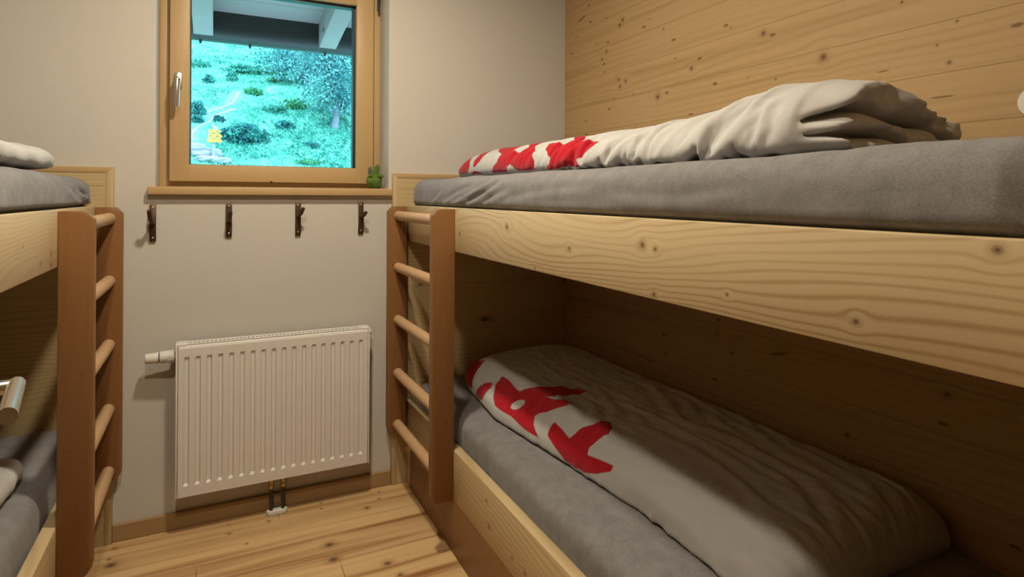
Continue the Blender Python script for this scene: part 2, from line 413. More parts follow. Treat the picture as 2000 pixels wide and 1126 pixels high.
CREASE_LOW = [([(1.5699, 0.3472), (1.371, 0.4137), (1.1963, 0.4496), (1.0124, 0.4486), (0.8541, 0.4487)], 0.009, 0.03, 'step'), ([(1.2988, 0.3001), (1.1678, 0.3229), (1.022, 0.319), (0.8901, 0.2975), (0.7976, 0.2718)], 0.008, 0.02, 'step'), ([(1.3372, 0.3834), (1.1413, 0.3917), (1.007, 0.3954), (0.8836, 0.3946), (0.8089, 0.3616), (0.7762, 0.3411)], 0.008, 0.018, 'step'), ([(1.2651, 0.3778), (1.0749, 0.3699), (0.9327, 0.3613), (0.8351, 0.3618), (0.7921, 0.3302)], 0.007, 0.014, 'step'), ([(1.8245, 0.4444), (1.6882, 0.5787), (1.5038, 0.655)], 0.005, 0.02, 'step'), ([(1.9062, 0.5212), (1.8022, 0.6756), (1.5856, 0.668)], 0.004, 0.018, 'step'), ([(1.6489, 0.4295), (1.5585, 0.5264), (1.3838, 0.5902), (1.2001, 0.5586)], 0.005, 0.02, 'step'), ([(1.1773, 0.1638), (1.0711, 0.1568), (0.9422, 0.1544), (0.8564, 0.1515)], 0.006, 0.02, 'step'), ([(1.334, 0.2234), (1.1978, 0.2115), (1.0732, 0.1963), (0.9424, 0.1994)], 0.005, 0.018, 'step'), ([(0.9256, 0.1827), (0.8696, 0.2093), (0.8194, 0.2344)], 0.005, 0.02, 'step'), ([(0.9125, 0.1091), (0.8564, 0.1515), (0.7913, 0.1995)], 0.006, 0.025, 'step'), ([(0.8057, 0.1176), (0.7496, 0.1801), (0.7121, 0.271), (0.7002, 0.3575)], 0.01, 0.03, 'step'), ([(0.6997, 0.2895), (0.7026, 0.3573), (0.6952, 0.4353)], 0.008, 0.02, 'step'), ([(0.7826, 0.4839), (0.7268, 0.4843), (0.7034, 0.5063)], 0.006, 0.03, 'step'), ([(1.8878, 0.2597), (1.8646, 0.3788), (1.6992, 0.4106)], 0.004, 0.02, 'step'), ([(1.6133, 0.2202), (1.5768, 0.1608), (1.5196, 0.1322)], 0.004, 0.012, 'step')]
PATHS = [([(0.74, 24.42), (0.63, 23.61), (0.46, 22.99), (0.15, 22.41), (-0.14, 22.05), (-0.45, 21.55)], 0.09), ([(0.57, 22.47), (0.26, 21.99), (-0.03, 21.58), (-0.2, 21.1), (-0.43, 20.85), (-0.62, 20.44), (-0.65, 19.98)], 0.09), ([(2.1, 25.53), (1.85, 25.26), (1.78, 24.85), (1.94, 24.61)], 0.09), ([(-0.61, 19.33), (-0.42, 18.96), (-0.2, 18.58), (0.13, 18.46)], 0.22)]
HILLPTS = {'shrubs': [('dark leafy shrub cut by the left window edge above the path', (-0.56, 21.64, 0.29, 0.27, 300, 'm_leafd', 0.24)), ('low dark shrub beside the path left of the signpost', (-0.51, 21.07, 0.19, 0.13, 160, 'm_leafd', 0.2)), ('wide dark green shrub right of the signpost', (0.75, 20.1, 0.71, 0.32, 1100, 'm_leafd', 0.26)), ('small bluish shrub high on the slope at left', (-0.25, 25.95, 0.19, 0.21, 120, 'm_leafd', 0.25)), ('round shrub above the bend of the path', (0.55, 26.52, 0.22, 0.25, 140, 'm_leafm', 0.25)), ('olive shrub right of the path bend', (1.23, 24.18, 0.36, 0.16, 200, 'm_leafo', 0.25)), ('small olive tussock high on the slope', (2.16, 26.35, 0.28, 0.11, 110, 'm_leafo', 0.24)), ('olive shrub left of the big tree trunk', (2.66, 23.2, 0.45, 0.22, 300, 'm_leafo', 0.25)), ('dark shrub in the middle of the lower meadow', (2.05, 21.13, 0.28, 0.18, 200, 'm_leafd', 0.22)), ('small dark shrub just above the signpost', (0.08, 21.13, 0.16, 0.14, 120, 'm_leafd', 0.2)), ('long low shrub strip near the top of the view', (1.02, 27.7, 0.77, 0.21, 300, 'm_leafm', 0.3)), ('olive low shrub strip below the farther tree', (1.85, 27.9, 0.63, 0.21, 260, 'm_leafo', 0.3)), ('low shrub at the bottom right of the window', (2.69, 19.59, 0.19, 0.15, 120, 'm_leafd', 0.18)), ('pale shrub in the centre of the slope', (1.87, 22.74, 0.43, 0.15, 220, 'm_leafm', 0.22)), ('low shrub under the gutter at top left', (-0.75, 28.72, 0.57, 0.16, 200, 'm_leafm', 0.3)), ('olive tussock at the very bottom of the window view', (2.41, 18.49, 0.4, 0.07, 160, 'm_leafo', 0.16))], 'trees': [(3.62, 21.01, 3.17, 0.12, [(0.27, -0.4, 1.0, 0.9), (-0.31, 0.2, 1.0, 0.8), (-0.15, -0.3, 1.38, 0.9), (0.31, 0.3, 1.46, 1.0), (-0.44, 0, 1.67, 0.9), (0.15, -0.5, 1.92, 1.1), (-0.31, 0.4, 2.25, 1.1), (0.4, 0.2, 2.3, 1.1), (-0.02, 0, 2.67, 1.2), (-0.94, 0.9, 2.3, 0.9), (-0.52, 0.7, 2.71, 1.0), (0.44, 0, 2.84, 1.2), (0.06, 0, 3.13, 1.3), (0.48, 0.3, 0.83, 0.7)], 430, 0.105, 'leafy tree with a pale trunk at the right of the window view', 't', 0.3), (3.37, 25.6, 2.0, 0, [(-0.56, 0, 0.7, 1.2), (-0.06, 0.5, 0.95, 1.3), (0.34, 0, 0.7, 1.1), (-0.81, 0.3, 0.95, 1.2), (-0.31, 0, 1.3, 1.4), (0.34, 0.4, 1.2, 1.3), (-0.06, 0, 1.7, 1.4)], 300, 0.15, 'farther tree with thin bluish trunk left of the pale-trunked one', 't', 0.36)], 'rocks': [(-0.39, 18.96, 0.28, 0.2, 0.14), (-0.25, 18.67, 0.3, 0.2, 0.12), (0.02, 18.73, 0.14, 0.12, 0.16), (0.13, 18.33, 0.25, 0.2, 0.1), (-0.2, 18.39, 0.3, 0.2, 0.1), (-0.52, 19.24, 0.3, 0.2, 0.13)], 'rocklab': ['flat pale rock left of the signpost, highest of the rocks', 'pale slab rock just left of the signpost foot', 'upright pale rock just right of the signpost post', 'pale rock farthest right at the foot of the signpost', 'pale rock at the bottom of the window left of the post', 'pale rock at the lower left corner of the window view'], 'sign': (-0.06, 18.42, 3.028, [(0.0, 0.098, 2.894, 2.971, 0, 'w'), (-0.121, 0.199, 2.796, 2.883, 1, 'y'), (-0.121, 0.226, 2.648, 2.776, 1, 'y'), (-0.179, 0.199, 2.54, 2.634, -1, 'y')])}
#==DATA-END

# ------------------------------------------------------------------ materials
DX, DZ = .67, 1.0
m_plaster = simple('plaster', (.60, .57, .53), .9, bumps=.12, bscale=170, var=.015, vscale=6, spec=.2)
m_white = simple('white_enamel', (.76, .73, .70), .38, spec=.4)
m_whitep = simple('white_plastic', (.74, .71, .67), .45)
m_frame = wood('window_larch', (.53, .36, .18), (.45, .285, .13), grain='z', across='x', freq=70, contrast=.35, fibre=.12, rough=.45)
m_frameh = wood('window_larch_rail', (.53, .36, .18), (.45, .285, .13), grain='x', across='z', freq=70, contrast=.35, fibre=.12, rough=.45)
rail_k = [(1.388, 1.036, .0085), (1.084, 1.006, .005), (.842, 1.031, .0075), (.808, 1.026, .005), (.811, .949, .005), (.31, 1.066, .006), (.451, .971, .0045), (1.235, .947, .0035), (.648, .973, .003), (1.72, 1.0, .006)]
m_rail = wood('spruce_rail', (.60, .47, .28), (.35, .22, .095), grain='y', across='z', knots=rail_k, freq=84, contrast=1.25, fibre=.18, warp=1.25, wavy=.24, rough=.5, seed=3.2, sharp=3.2)
m_rail_low = wood('spruce_low_rail', (.60, .46, .265), (.40, .265, .12), grain='y', across='z', knots=[(1.489, .218, .0065), (1.507, .281, .006), (1.348, .209, .006), (2.181, .246, .004), (1.279, .21, .006)], freq=60, contrast=1.0, fibre=.16, rough=.5, seed=8.1)
m_rail_l = wood('spruce_rail_far', (.60, .47, .28), (.38, .25, .11), grain='y', across='z', knots=[(1.604, .964, .005), (1.697, .977, .006), (1.698, .952, .006), (1.476, 1.012, .003)], freq=84, contrast=1.2, fibre=.18, warp=1.5, rough=.5, seed=11., sharp=3.2)
m_panel = wood('spruce_panel', (.55, .42, .23), (.40, .265, .12), grain='x', across='z', board=.19, seam=.0012, freq=62, fibre=.18, rnd=6, seed=5., tone=.1)
m_trim = wood('spruce_trim', (.55, .42, .23), (.44, .30, .14), grain='z', across='x', freq=60, contrast=.5, fibre=.16, seed=2.)
m_beech = wood('stained_beech', (.255, .118, .042), (.185, .078, .026), grain='z', across='x', freq=45, contrast=.4, fibre=.4, rough=.42, seed=1., speck=24)
m_beechh = wood('stained_beech_board', (.255, .118, .042), (.185, .078, .026), grain='y', across='z', freq=45, contrast=.4, fibre=.35, rough=.42, seed=4.)
m_rung = wood('pale_beech', (.56, .36, .20), (.44, .265, .135), grain='y', across='z', freq=80, contrast=.4, fibre=.3, rough=.5)
wall_k = [(1.878, 1.792, .008), (1.897, 1.775, .0089), (1.983, 1.693, .0074), (2.014, 1.667, .0065), (1.902, 1.567, .008), (1.856, 1.553, .0079), (1.892, 1.538, .008), (1.218, 1.581, .0098), (1.505, 1.535, .0091), (1.672, 1.466, .0108), (1.029, 1.475, .0125), (1.582, 1.582, .0039), (1.338, 1.626, .0028), (1.995, 1.613, .0046), (1.809, 1.497, .0043), (1.402, 1.472, .0029), (1.273, 1.464, .0027), (1.175, 1.444, .0038), (.719, 1.487, .0034), (.758, 1.445, .003), (.734, 1.403, .0049), (2.13, 1.431, .005), (.833, 1.559, .004), (1.718, 1.753, .0033), (1.643, 1.699, .0048), (1.932, 1.497, .0036), (2.172, 1.529, .0039), (2.053, 1.739, .0038),
 (1.389, .694, .006), (.959, .534, .008), (.735, .699, .008), (1.624, .575, .007)]
wall_g = [(2.165, 1.87, .09, .012, -.24), (.748, 1.332, .06, .006, .02), (.875, 1.41, .035, .005, 0), (2.2, 1.80, .05, .006, -.2), (1.16, .685, .07, .012, -.25)]
m_wallwood = wood('spruce_wall', (.48, .32, .16), (.34, .21, .09), grain='y', across='z', board=.1105, boff=.0535, seam=.0012, knots=wall_k,
                  gashes=wall_g, freq=42, contrast=.75, fibre=.2, tone=.06, seed=7., speck=9, rough=.6, spec=.2, streak=.55)
m_wallwood_l = wood('spruce_wall_far', (.48, .32, .16), (.34, .21, .09), grain='y', across='z', board=.1105, boff=.0535, seam=.0012, freq=42, contrast=.6, fibre=.16, rnd=5, speck=9, seed=3., rough=.6, spec=.2)
floor_k = [(a_, b_, r_*1.9) for a_, b_, r_ in [(.332, 1.978, .0085), (.33, 1.892, .009), (-.277, 2.152, .0095), (.474, 1.801, .007), (.494, 1.73, .005), (.491, 2.153, .005), (.047, 2.184, .0035), (.095, 2.098, .0027), (.349, 2.258, .0025), (.343, 2.217, .0025), (.558, 2.248, .003), (.546, 2.199, .003), (.169, 2.211, .0035), (-.279, 2.251, .0033), (-.286, 2.189, .0032), (.044, 2.248, .002)]]
m_floor = wood('pine_floor', (.70, .475, .24), (.32, .15, .055), knotc=(.05, .016, .005), grain='x', across='y', board=.1555, boff=-2.193+.1555*15, seam=.0014, knots=floor_k, gashes=[(.203, 2.27, .004, .16, 0), (-.045, 1.96, .004, .16, 0), (.346, 1.80, .004, .16, 0)], freq=9, contrast=.8, fibre=.22, tone=.15, seed=2., rough=.42, spec=.4, streak=.75)
m_ceil = wood('brown_board_ceiling', (.34, .20, .09), (.24, .13, .055), grain='y', across='x', board=.12, seam=.002, freq=42, contrast=.6, fibre=.16, seed=13., rough=.6, spec=.2)
m_skirt = wood('larch_skirting', (.38, .245, .12), (.28, .165, .075), grain='x', across='z', freq=60, contrast=.5, fibre=.2, rough=.5)
m_iron = simple('forged_iron', (.085, .05, .032), .5, .75, bumps=.35, bscale=160, var=.4, vscale=60)
m_steel = simple('brushed_steel', (.62, .60, .57), .27, 1.0, bumps=.02)
m_screw = simple('screw_steel', (.7, .68, .64), .25, 1.0)
m_dark = simple('black_parts_and_shade', (.012, .011, .012), .7)
m_pipe = simple('pipe_black', (.03, .026, .022), .4)
m_brass = simple('fitting_brass', (.45, .33, .18), .3, 1.0)
m_green = simple('green_felt', (.10, .17, .035), .95, bumps=.6, bscale=260, var=.35, vscale=40, spec=.1)
m_greydark = simple('grey_felt', (.10, .10, .085), .95, bumps=.4)
m_gasket = simple('rubber_gasket', (.012, .014, .02), .5)
def fabric(name, col, var=.05, b1=.25, b2=.12, red=False, bs=.35):
    m, b = new_mat(name); b.inputs['Roughness'].default_value = .92; b.inputs['Specular IOR Level'].default_value = .12
    b.inputs['Sheen Weight'].default_value = .12; b.inputs['Sheen Roughness'].default_value = .5
    oc = objco(); n = noise(oc, 30, 4, .6)
    n = n*.45 + noise(oc, 420, 2, .7)*.55 if var > .06 else n
    c = mixc(sstep(n, .3, .7), tuple(x*(1-var) for x in col), tuple(min(1, x*(1+var)) for x in col))
    if red:
        at = node('ShaderNodeAttribute', attribute_name='red'); a = S(at.outputs['Fac'])
        c = mixc(sstep(a, -.0026, -.0008, 0, .45), c, (.16, .07, .06))
        c = mixc(sstep(a, -.0006, .0006), c, mixc(n, (.33, .006, .016), (.40, .010, .022)))
    link(c, b.inputs['Base Color'])
    h = noise(oc, 900, 1)*b1 + noise(oc, 55, 4, .65)*b2*6
    link(bump(h, bs, .002), b.inputs['Normal'])
    return m
m_sheet = fabric('grey_jersey', (.178, .172, .178), .24, .6, .012, bs=.10)
m_duvet = fabric('white_cotton', (.44, .435, .427), .02, .15, .12, True)
m_duvet_far = fabric('plain_white_cotton', (.44, .435, .427), .02, .15, .12)
def glass_mat():
    m, b = new_mat('window_glass'); nt = m.node_tree; out = nt.nodes['Material Output']
    t = node('ShaderNodeBsdfTransparent'); t.inputs[0].default_value = (.95, .98, .98, 1)
    g = node('ShaderNodeBsdfGlossy'); g.inputs['Roughness'].default_value = 0
    fr = node('ShaderNodeFresnel'); fr.inputs[0].default_value = 1.03
    mx = node('ShaderNodeMixShader'); link(fr.outputs[0], mx.inputs[0]); link(t.outputs[0], mx.inputs[1]); link(g.outputs[0], mx.inputs[2]); link(mx.outputs[0], out.inputs[0])
    return m
m_glass = glass_mat()
def emit(name, col, st):
    m, b = new_mat(name); b.inputs['Base Color'].default_value = (.8, .8, .8, 1); b.inputs['Emission Color'].default_value = (*col, 1); b.inputs['Emission Strength'].default_value = st
    return m

# ------------------------------------------------------------------ room shell
CZ = 2.26; XR, XL = 1.394, -1.06; YB = 2.30; YF = .24
def struct(name, mb, mat, label=None, smooth=0):
    o = mb.build(name, mat, smooth=smooth); return tag(o, label, kind='structure')
struct('floor', MB().box(XL-.1, XR+.1, -1.3, YB+.1, -.1, 0), m_floor, 'knotty pine plank floor of the bunk room')
struct('ceiling', MB().box(XL-.1, XR+.1, -1.3, YB+.36, CZ, CZ+.1), m_ceil)
OX0, OX1, OZ0, OZ1 = -.178, .600, 1.119, 1.955
wb = MB(); wb.box(XL-.1, OX0, YB, YB+.32, -.1, CZ); wb.box(OX1, XR+.1, YB, YB+.32, -.1, CZ)
wb.box(OX0, OX1, YB, YB+.32, -.1, OZ0); wb.box(OX0, OX1, YB, YB+.32, OZ1, CZ)
struct('wall_back', wb, m_plaster, 'cream plastered wall with the window')
struct('wall_right', MB().box(XR, XR+.1, -.1, YB, 0, CZ), m_wallwood, 'knotty spruce board wall behind the right bunk')
struct('wall_left', MB().box(XL-.1, XL, -.1, YB, 0, CZ), m_wallwood_l)
YP = .50                        # near end of the left bunk
wf = MB(); wf.box(XL, -.30, -.85, -.75, 0, CZ); wf.box(.60, XR, YF-.12, YF, 0, CZ)
struct('wall_front', wf, m_wallwood_l)
wh = MB(); wh.box(XL-.1, XR+.1, -1.4, -1.3, 0, CZ); wh.box(XL-.1, XL, -1.3, -.1, 0, CZ); wh.box(XR, XR+.1, -1.3, -.1, 0, CZ)
struct('wall_hall', wh, m_ceil)
struct('baseboard_back', MB().box(-.2915, .613, YB-.014, YB, 0, .055, .003), m_skirt, 'brown wooden baseboard under the radiator')

# ------------------------------------------------------------------ window
WY = 2.44
win = bpy.data.objects.new('window_1', None); COL.objects.link(win); win.location = (.21, WY, 1.14)
tag(win, 'light wood tilt window with a view of the green hillside', kind='structure')
FX0, FX1, FZ0, FZ1 = OX0, OX1, 1.119, OZ1
fr = MB(); fw = .030
fr.box(FX0, FX0+fw, WY, WY+.075, FZ0, FZ1, .002); fr.box(FX1-fw, FX1, WY, WY+.075, FZ0, FZ1, .002)
fr.box(FX0+fw, FX1-fw, WY+.0005, WY+.0745, FZ0, 1.173); fr.box(FX0+fw, FX1-fw, WY+.0005, WY+.0745, FZ1-fw, FZ1)
fr.build('window_frame', m_frame, win)
SX0, SX1, SZ0, SZ1 = -.146, .5675, 1.161, 1.948; SY = 2.412
GX0, GX1, GZ0, GZ1 = -.0845, .4995, 1.2215, 1.868
sash = bpy.data.objects.new('sash', None); COL.objects.link(sash); sash.location = (.21, SY, 1.16); sash.parent = win; sash.matrix_parent_inverse = Matrix.Translation(win.location).inverted()
st = MB(); st.box(SX0, GX0, SY, SY+.06, SZ0, SZ1, .0025); st.box(GX1, SX1, SY, SY+.06, SZ0, SZ1, .0025); st.build('stile', m_frame, sash)
st = MB(); st.box(GX0-.001, GX1+.001, SY+.0006, SY+.0594, SZ0+.0004, GZ0, .0015); st.box(GX0-.001, GX1+.001, SY+.0006, SY+.0594, GZ1, SZ1, .0015); st.build('rail', m_frameh, sash)
gk = MB(); gt = .010; gy0, gy1 = SY+.022, SY+.034
gk.box(GX0, GX0+.004, gy0, gy1+.02, GZ0, GZ1); gk.box(GX1-gt, GX1, gy0, gy1+.02, GZ0, GZ1); gk.box(GX0, GX1, gy0, gy1+.02, GZ0, GZ0+.002); gk.box(GX0, GX1, gy0, gy1+.02, GZ1-gt, GZ1)
gk.build('gasket', m_gasket, win)
MB().box(GX0, GX1, SY+.036, SY+.040, GZ0, GZ1).build('glass_pane', m_glass, win, 0)
# handle
hd = bpy.data.objects.new('window_handle', None); COL.objects.link(hd); hd.location = (-.121, SY, 1.51); hd.parent = win; hd.matrix_parent_inverse = Matrix.Translation(win.location).inverted()
def stadium(cx, cz, hw, hh, n=10):
    r = hw; P = []
    for k in range(n+1): P.append((cx + r*math.cos(math.pi*k/n), cz + hh - r + r*math.sin(math.pi*k/n)))
    for k in range(n+1): P.append((cx - r*math.cos(math.pi*k/n), cz - hh + r - r*math.sin(math.pi*k/n)))
    return P
MB().prism(stadium(-.1195, 1.512, .0125, .031), 'y', SY-.008, SY, .002).build('rosette', m_steel, hd)
MB().tube([(-.121, SY-.004, 1.515), (-.121, SY-.03, 1.515), (-.121, SY-.04, 1.510), (-.1212, SY-.043, 1.495), (-.1215, SY-.043, 1.46), (-.1225, SY-.041, 1.418)], [.0085, .0085, .0095, .0098, .0092, .0085], 18).build('lever', m_steel, hd)
hg = MB(); hg.lathe((.583, SY-.004, 1.855), (0, 0, 1), [(0, .003), (.002, .0045), (.05, .0045), (.052, .006), (.09, .006)]); hg.build('hinge', m_gasket, win)
MB().box(.183, .190, SY-.004, SY, 1.159, 1.166, .001).build('catch', m_dark, win)
sill = MB(); sill.box(-.1985, .6050, YB-.026, YB+.002, 1.1135, 1.1405, .003); sill.box(OX0+.0005, OX1-.0005, YB, WY+.01, 1.1135, 1.1405)
sill.build('window_sill', m_frameh, win)

# ------------------------------------------------------------------ green pouch on the sill
gp = empty('fabric_pouch', (.556, 2.345, 1.1405), 'small green felt pouch with a tied top, on the right end of the window sill', 'pouch')
def blob(name, org, rx, ry, rz, mat, parent, nz=.12, seed=0, top=.0):
    U, Vn = 40, 26; P = []
    for i in range(Vn+1):
        t = math.pi*i/Vn
        for j in range(U):
            a = 2*math.pi*j/U; d = np.array([math.sin(t)*math.cos(a), math.sin(t)*math.sin(a), -math.cos(t)])
            k = 1 + nz*float(vnoise(d[None]*1.7+seed)[0]) + nz*.5*float(vnoise(d[None]*4+seed)[0]) + top*math.cos(a*7)*max(0, d[2])**2
            P.append((org[0]+rx*d[0]*k, org[1]+ry*d[1]*k, org[2]+rz*max(d[2], -.8)*k))
    P = np.array(P).reshape(Vn+1, U, 3)
    return np_mesh(name, P.reshape(-1, 3), loft_faces(Vn+1, U), mat, parent)
blob('pouch_body', (.556, 2.345, 1.168), .030, .026, .033, m_green, gp, .10, 1, .10)
lf = MB(); lf.prism([(.551, 1.192), (.566, 1.190), (.574, 1.203), (.576, 1.222), (.571, 1.238), (.558, 1.230), (.549, 1.213)], 'y', 2.336, 2.346, .003)
lf.build('upper_flap', m_green, gp)
lf = MB(); lf.prism([(.558, 1.190), (.570, 1.186), (.588, 1.184), (.592, 1.189), (.583, 1.196), (.568, 1.200)], 'y', 2.325, 2.338, .003); lf.prism([(.557, 1.188), (.548, 1.204), (.538, 1.202), (.530, 1.190), (.540, 1.184)], 'y', 2.325, 2.337, .003)
lf.build('side_flap', m_green, gp)
MB().prism([(.534, 1.195), (.534, 1.221), (.545, 1.228), (.552, 1.2)], 'y', 2.350, 2.358, .002).build('grey_tab', m_greydark, gp)['label'] = 'grey felt tab'

# ------------------------------------------------------------------ coat hooks
def hook(x, zt, zb, px, pz, pdx, pdz, py, label, bend):
    t = empty('coat_hook', (x, YB, (zt+zb)/2), label, 'hook', 'iron coat hooks under the window sill')
    ins = lambda z: YB - .0085 - bend*math.sin(math.pi*np.clip((z-zb)/(zt-zb), 0, 1))
    b = MB(); w = .0095; n = 9; prev = None
    prof = []
    for i in range(n+1):
        z = zb + (zt-zb)*i/n; prof.append((ins(z), z))
    out = [(min(y+.006, YB-.0002), z) for y, z in prof][::-1]
    b.prism(prof+out, 'x', x-w, x+w, .0012); b.build('strap', m_iron, t)
    y0 = ins(pz)
    MB().tube([(x, y0+.002, pz), (x+pdx*.15, y0-.010, pz+.001), (x+pdx*.5, y0-py*.75, pz+pdz*.35), (x+pdx, y0-py, pz+pdz)], [.0085, .0075, .0068, .0062], 14).build('prong', m_iron, t)
    for z in (zt-.010, zb+.012):
        MB().lathe((x, ins(z)-.0025, z), (0, 1, 0), [(0, .0012), (.0008, .0028), (.003, .0028)], 12).build('screw', m_screw, t)
hook(-.184, 1.081, .960, 0, 1.022, -.006, .040, .050, 'forged iron coat hook below the left end of the window sill', .012)
hook(.042, 1.084, .969, 0, 1.026, .004, .030, .042, 'forged iron coat hook second from left under the sill, prong pointing straight out', .004)
hook(.268, 1.087, .969, 0, 1.040, .013, .028, .040, 'forged iron coat hook third from left under the sill, prong bent rightwards', .004)
hook(.493, 1.090, .970, 0, 1.036, .011, .016, .036, 'forged iron coat hook nearest the right bunk ladder, with a short prong', .006)

# ------------------------------------------------------------------ radiator
RX0, RX1, RZ0, RZ1, RY = -.112, .513, .128, .6265, 2.221
rad = empty('radiator', (.2, 2.26, .128), 'white ribbed panel radiator on the wall under the hooks', 'radiator')
NG = 18; pit = .0331; gx0 = -.0815; dep = .0055
xs = [RX0+.007]; ds = [0]
for k in range(NG):
    c = gx0 + k*pit
    for dx_, d_ in ((-.0085, 0), (-.0055, 1), (.0055, 1), (.0085, 0)): xs.append(c+dx_); ds.append(d_)
xs.append(RX1-.007); ds.append(0)
zsv = [RZ0+.004, .166, .174, .579, .587, RZ1-.014, RZ1-.008, RZ1-.004]; zd = [0, 0, 1, 1, 0, 0, 0, 0]; yo = [0, 0, 0, 0, 0, 0, .002, .010]
V = []; Fc = []
for i, z in enumerate(zsv):
    for x, d_ in zip(xs, ds): V.append((x, RY + dep*d_*zd[i] + yo[i], z))
nx = len(xs)
for i in range(len(zsv)-1):
    for j in range(nx-1): Fc.append((i*nx+j, i*nx+j+1, (i+1)*nx+j+1, (i+1)*nx+j))
base = len(V)
o = np_mesh('front_panel', V, Fc, m_white, rad, smooth=False)
o.modifiers.new('solid', 'SOLIDIFY').thickness = -.0012
bk = MB(); bk.box(RX0+.004, RX1-.004, RY+.014, RY+.05, RZ0, RZ1-.012); bk.build('rear_panel', m_white, rad)
MB().box(RX0-.001, RX0+.005, RY+.0015, RY+.058, RZ0-.001, RZ1, .0015).build('side_cover', m_white, rad)
MB().box(RX1-.005, RX1+.001, RY+.0015, RY+.058, RZ0-.001, RZ1, .0015).build('side_cover', m_white, rad)
tg = MB(); ty0, ty1 = RY+.006, RY+.058
tg.box(RX0+.03, RX1-.03, ty0, ty0+.014, RZ1-.0019, RZ1-.001); tg.box(RX0+.03, RX1-.03, ty1-.020, ty1, RZ1-.0019, RZ1-.001)
NS = 44
for k in range(NS+1):
    c = RX0+.034 + k*(RX1-RX0-.068)/NS; tg.box(c-.0025, c+.0025, ty0+.012, ty1-.018, RZ1-.0019, RZ1-.0012)
tg.box(RX0-.002, RX0+.031, RY+.003, ty1+.001, RZ1-.006, RZ1+.0015, .002); tg.box(RX1-.031, RX1+.002, RY+.003, ty1+.001, RZ1-.006, RZ1+.0015, .002)
tg.build('top_grille', m_white, rad)
MB().box(RX0+.03, RX1-.03, ty0+.002, ty1-.002, RZ1-.018, RZ1-.013).build('grille_painted_shade', m_dark, rad)  # black slab, puts the shade below the grille slots in as colour
tv = bpy.data.objects.new('thermostat_valve', None); COL.objects.link(tv); tv.location = (-.15, 2.25, .588); tv.parent = rad; tv.matrix_parent_inverse = Matrix.Translation(rad.location).inverted()
MB().lathe((-.200, 2.248, .5865), (1, 0, 0), [(0, .0135), (.002, .0155), (.036, .0175), (.038, .0172)], 28).build('valve_cap', m_whitep, tv)
MB().lathe((-.162, 2.248, .5867), (1, 0, 0), [(0, .0148), (.003, .0148)], 28).build('valve_slot', m_dark, tv)
vb = MB(); vb.lathe((-.159, 2.248, .587), (1, 0, 0), [(0, .0178), (.007, .0195), (.018, .0195), (.0185, .017), (.020, .017), (.0205, .0195), (.040, .019), (.044, .012), (.048, .012)], 28)
for k in range(20):
    a = 2*math.pi*k/20; vb.box(-.134, -.121, 2.248+.0193*math.cos(a)-.001, 2.248+.0193*math.cos(a)+.001, .587+.0193*math.sin(a)-.001, .587+.0193*math.sin(a)+.001)
vb.build('valve_ring', m_whitep, tv)
MB().lathe((RX1, 2.25, .606), (1, 0, 0), [(0, .007), (.005, .007), (.005, .0095), (.010, .0095), (.0105, .005)], 20).build('bleed_plug', m_whitep, rad)
for px in (.180, .219):
    p = MB().lathe((px, 2.255, .012), (0, 0, 1), [(0, .0062), (.080, .0062)], 20).build('pipe', m_pipe, rad)
    MB().lathe((px, 2.255, .090), (0, 0, 1), [(0, .0075), (.004, .0095), (.012, .0100), (.014, .0080), (.018, .0078), (.020, .0095), (.030, .0095), (.031, .007), (.042, .007)], 18).build('pipe_fitting', m_brass, p)
rp = MB(); rp.prism([(x_, y_) for x_, y_ in [(c[0], c[1]) for c in stadium(0, 0, .0145, .0345)]], 'z', 0, .0145, .003)
for v in rp.bm.verts: v.co = Vector((.199 + v.co.y, 2.254 + v.co.x, v.co.z))
rp.build('floor_rosette', m_whitep, rad)['label'] = 'white plastic pipe collar'

# ------------------------------------------------------------------ bunks
YE = 2.28
def bunk(side, front, wall, mats, label):
    s = 1 if side == 'r' else -1
    b = empty('bunk_bed', ((front+wall)/2, 1.26, 0), label, 'bunk bed', None); YN = YF if s > 0 else YP
    X = lambda d: front + s*d
    def bx(mb, d0, d1, *r):
        x0, x1 = sorted((X(d0), X(d1))); return mb.box(x0, x1, *r)
    r1, r2 = mats
    bx(MB(), 0, .030, YN+.004, YE, .940, 1.077, .0025).build('upper_side_rail', r1, b)
    bx(MB(), 0, .030, YN+.004, YE, .166, .322, .0025).build('lower_side_rail', r2, b)
    bx(MB(), .001, .026, YE-.052, YE, 0, .1655, .0015).build('corner_post', m_trim, b)
    bx(MB(), .0, .024, YN+.004, YE-.052, 0, .1655, .0015).build('plinth_board', m_beechh, b)['label'] = 'dark stained plinth board'
    wd = abs(wall-front)
    bx(MB(), .030, wd-.002, YN+.004, YE, .955, .985).build('upper_bed_board', m_rail_low, b)
    bx(MB(), .030, wd-.002, YN+.004, YE, .215, .245).build('lower_bed_board', m_rail_low, b)
    pe = .613 if s > 0 else -.2915
    x0, x1 = sorted((pe + s*.02, wall - s*.001)); zt = 1.2
    ep = MB().box(x0, x1, YE, YB, .001, zt-.018).build('end_panel', m_panel, b)
    x0, x1 = sorted((pe, pe + s*.02))
    t = MB(); t.prism([(pe, .001), (pe + s*.02, .001), (pe + s*.02, zt-.018), (pe, zt)] , 'y', YE-.0015, YB, .001); t.build('end_trim', m_trim, ep)
    t = MB(); t.prism([(pe, zt), (pe + s*.02, zt-.018), (wall - s*.001, zt-.018), (wall - s*.001, zt)], 'y', YE-.0015, YB, .001); t.build('top_trim', m_frameh, ep)
    return b
bunk('r', .670, XR, (m_rail, m_rail_low), 'light spruce bunk bed built in along the knotty right wall')
bunk('l', -.336, XL, (m_rail_l, m_rail_low), 'light spruce bunk bed cut off by the left edge of the photo')
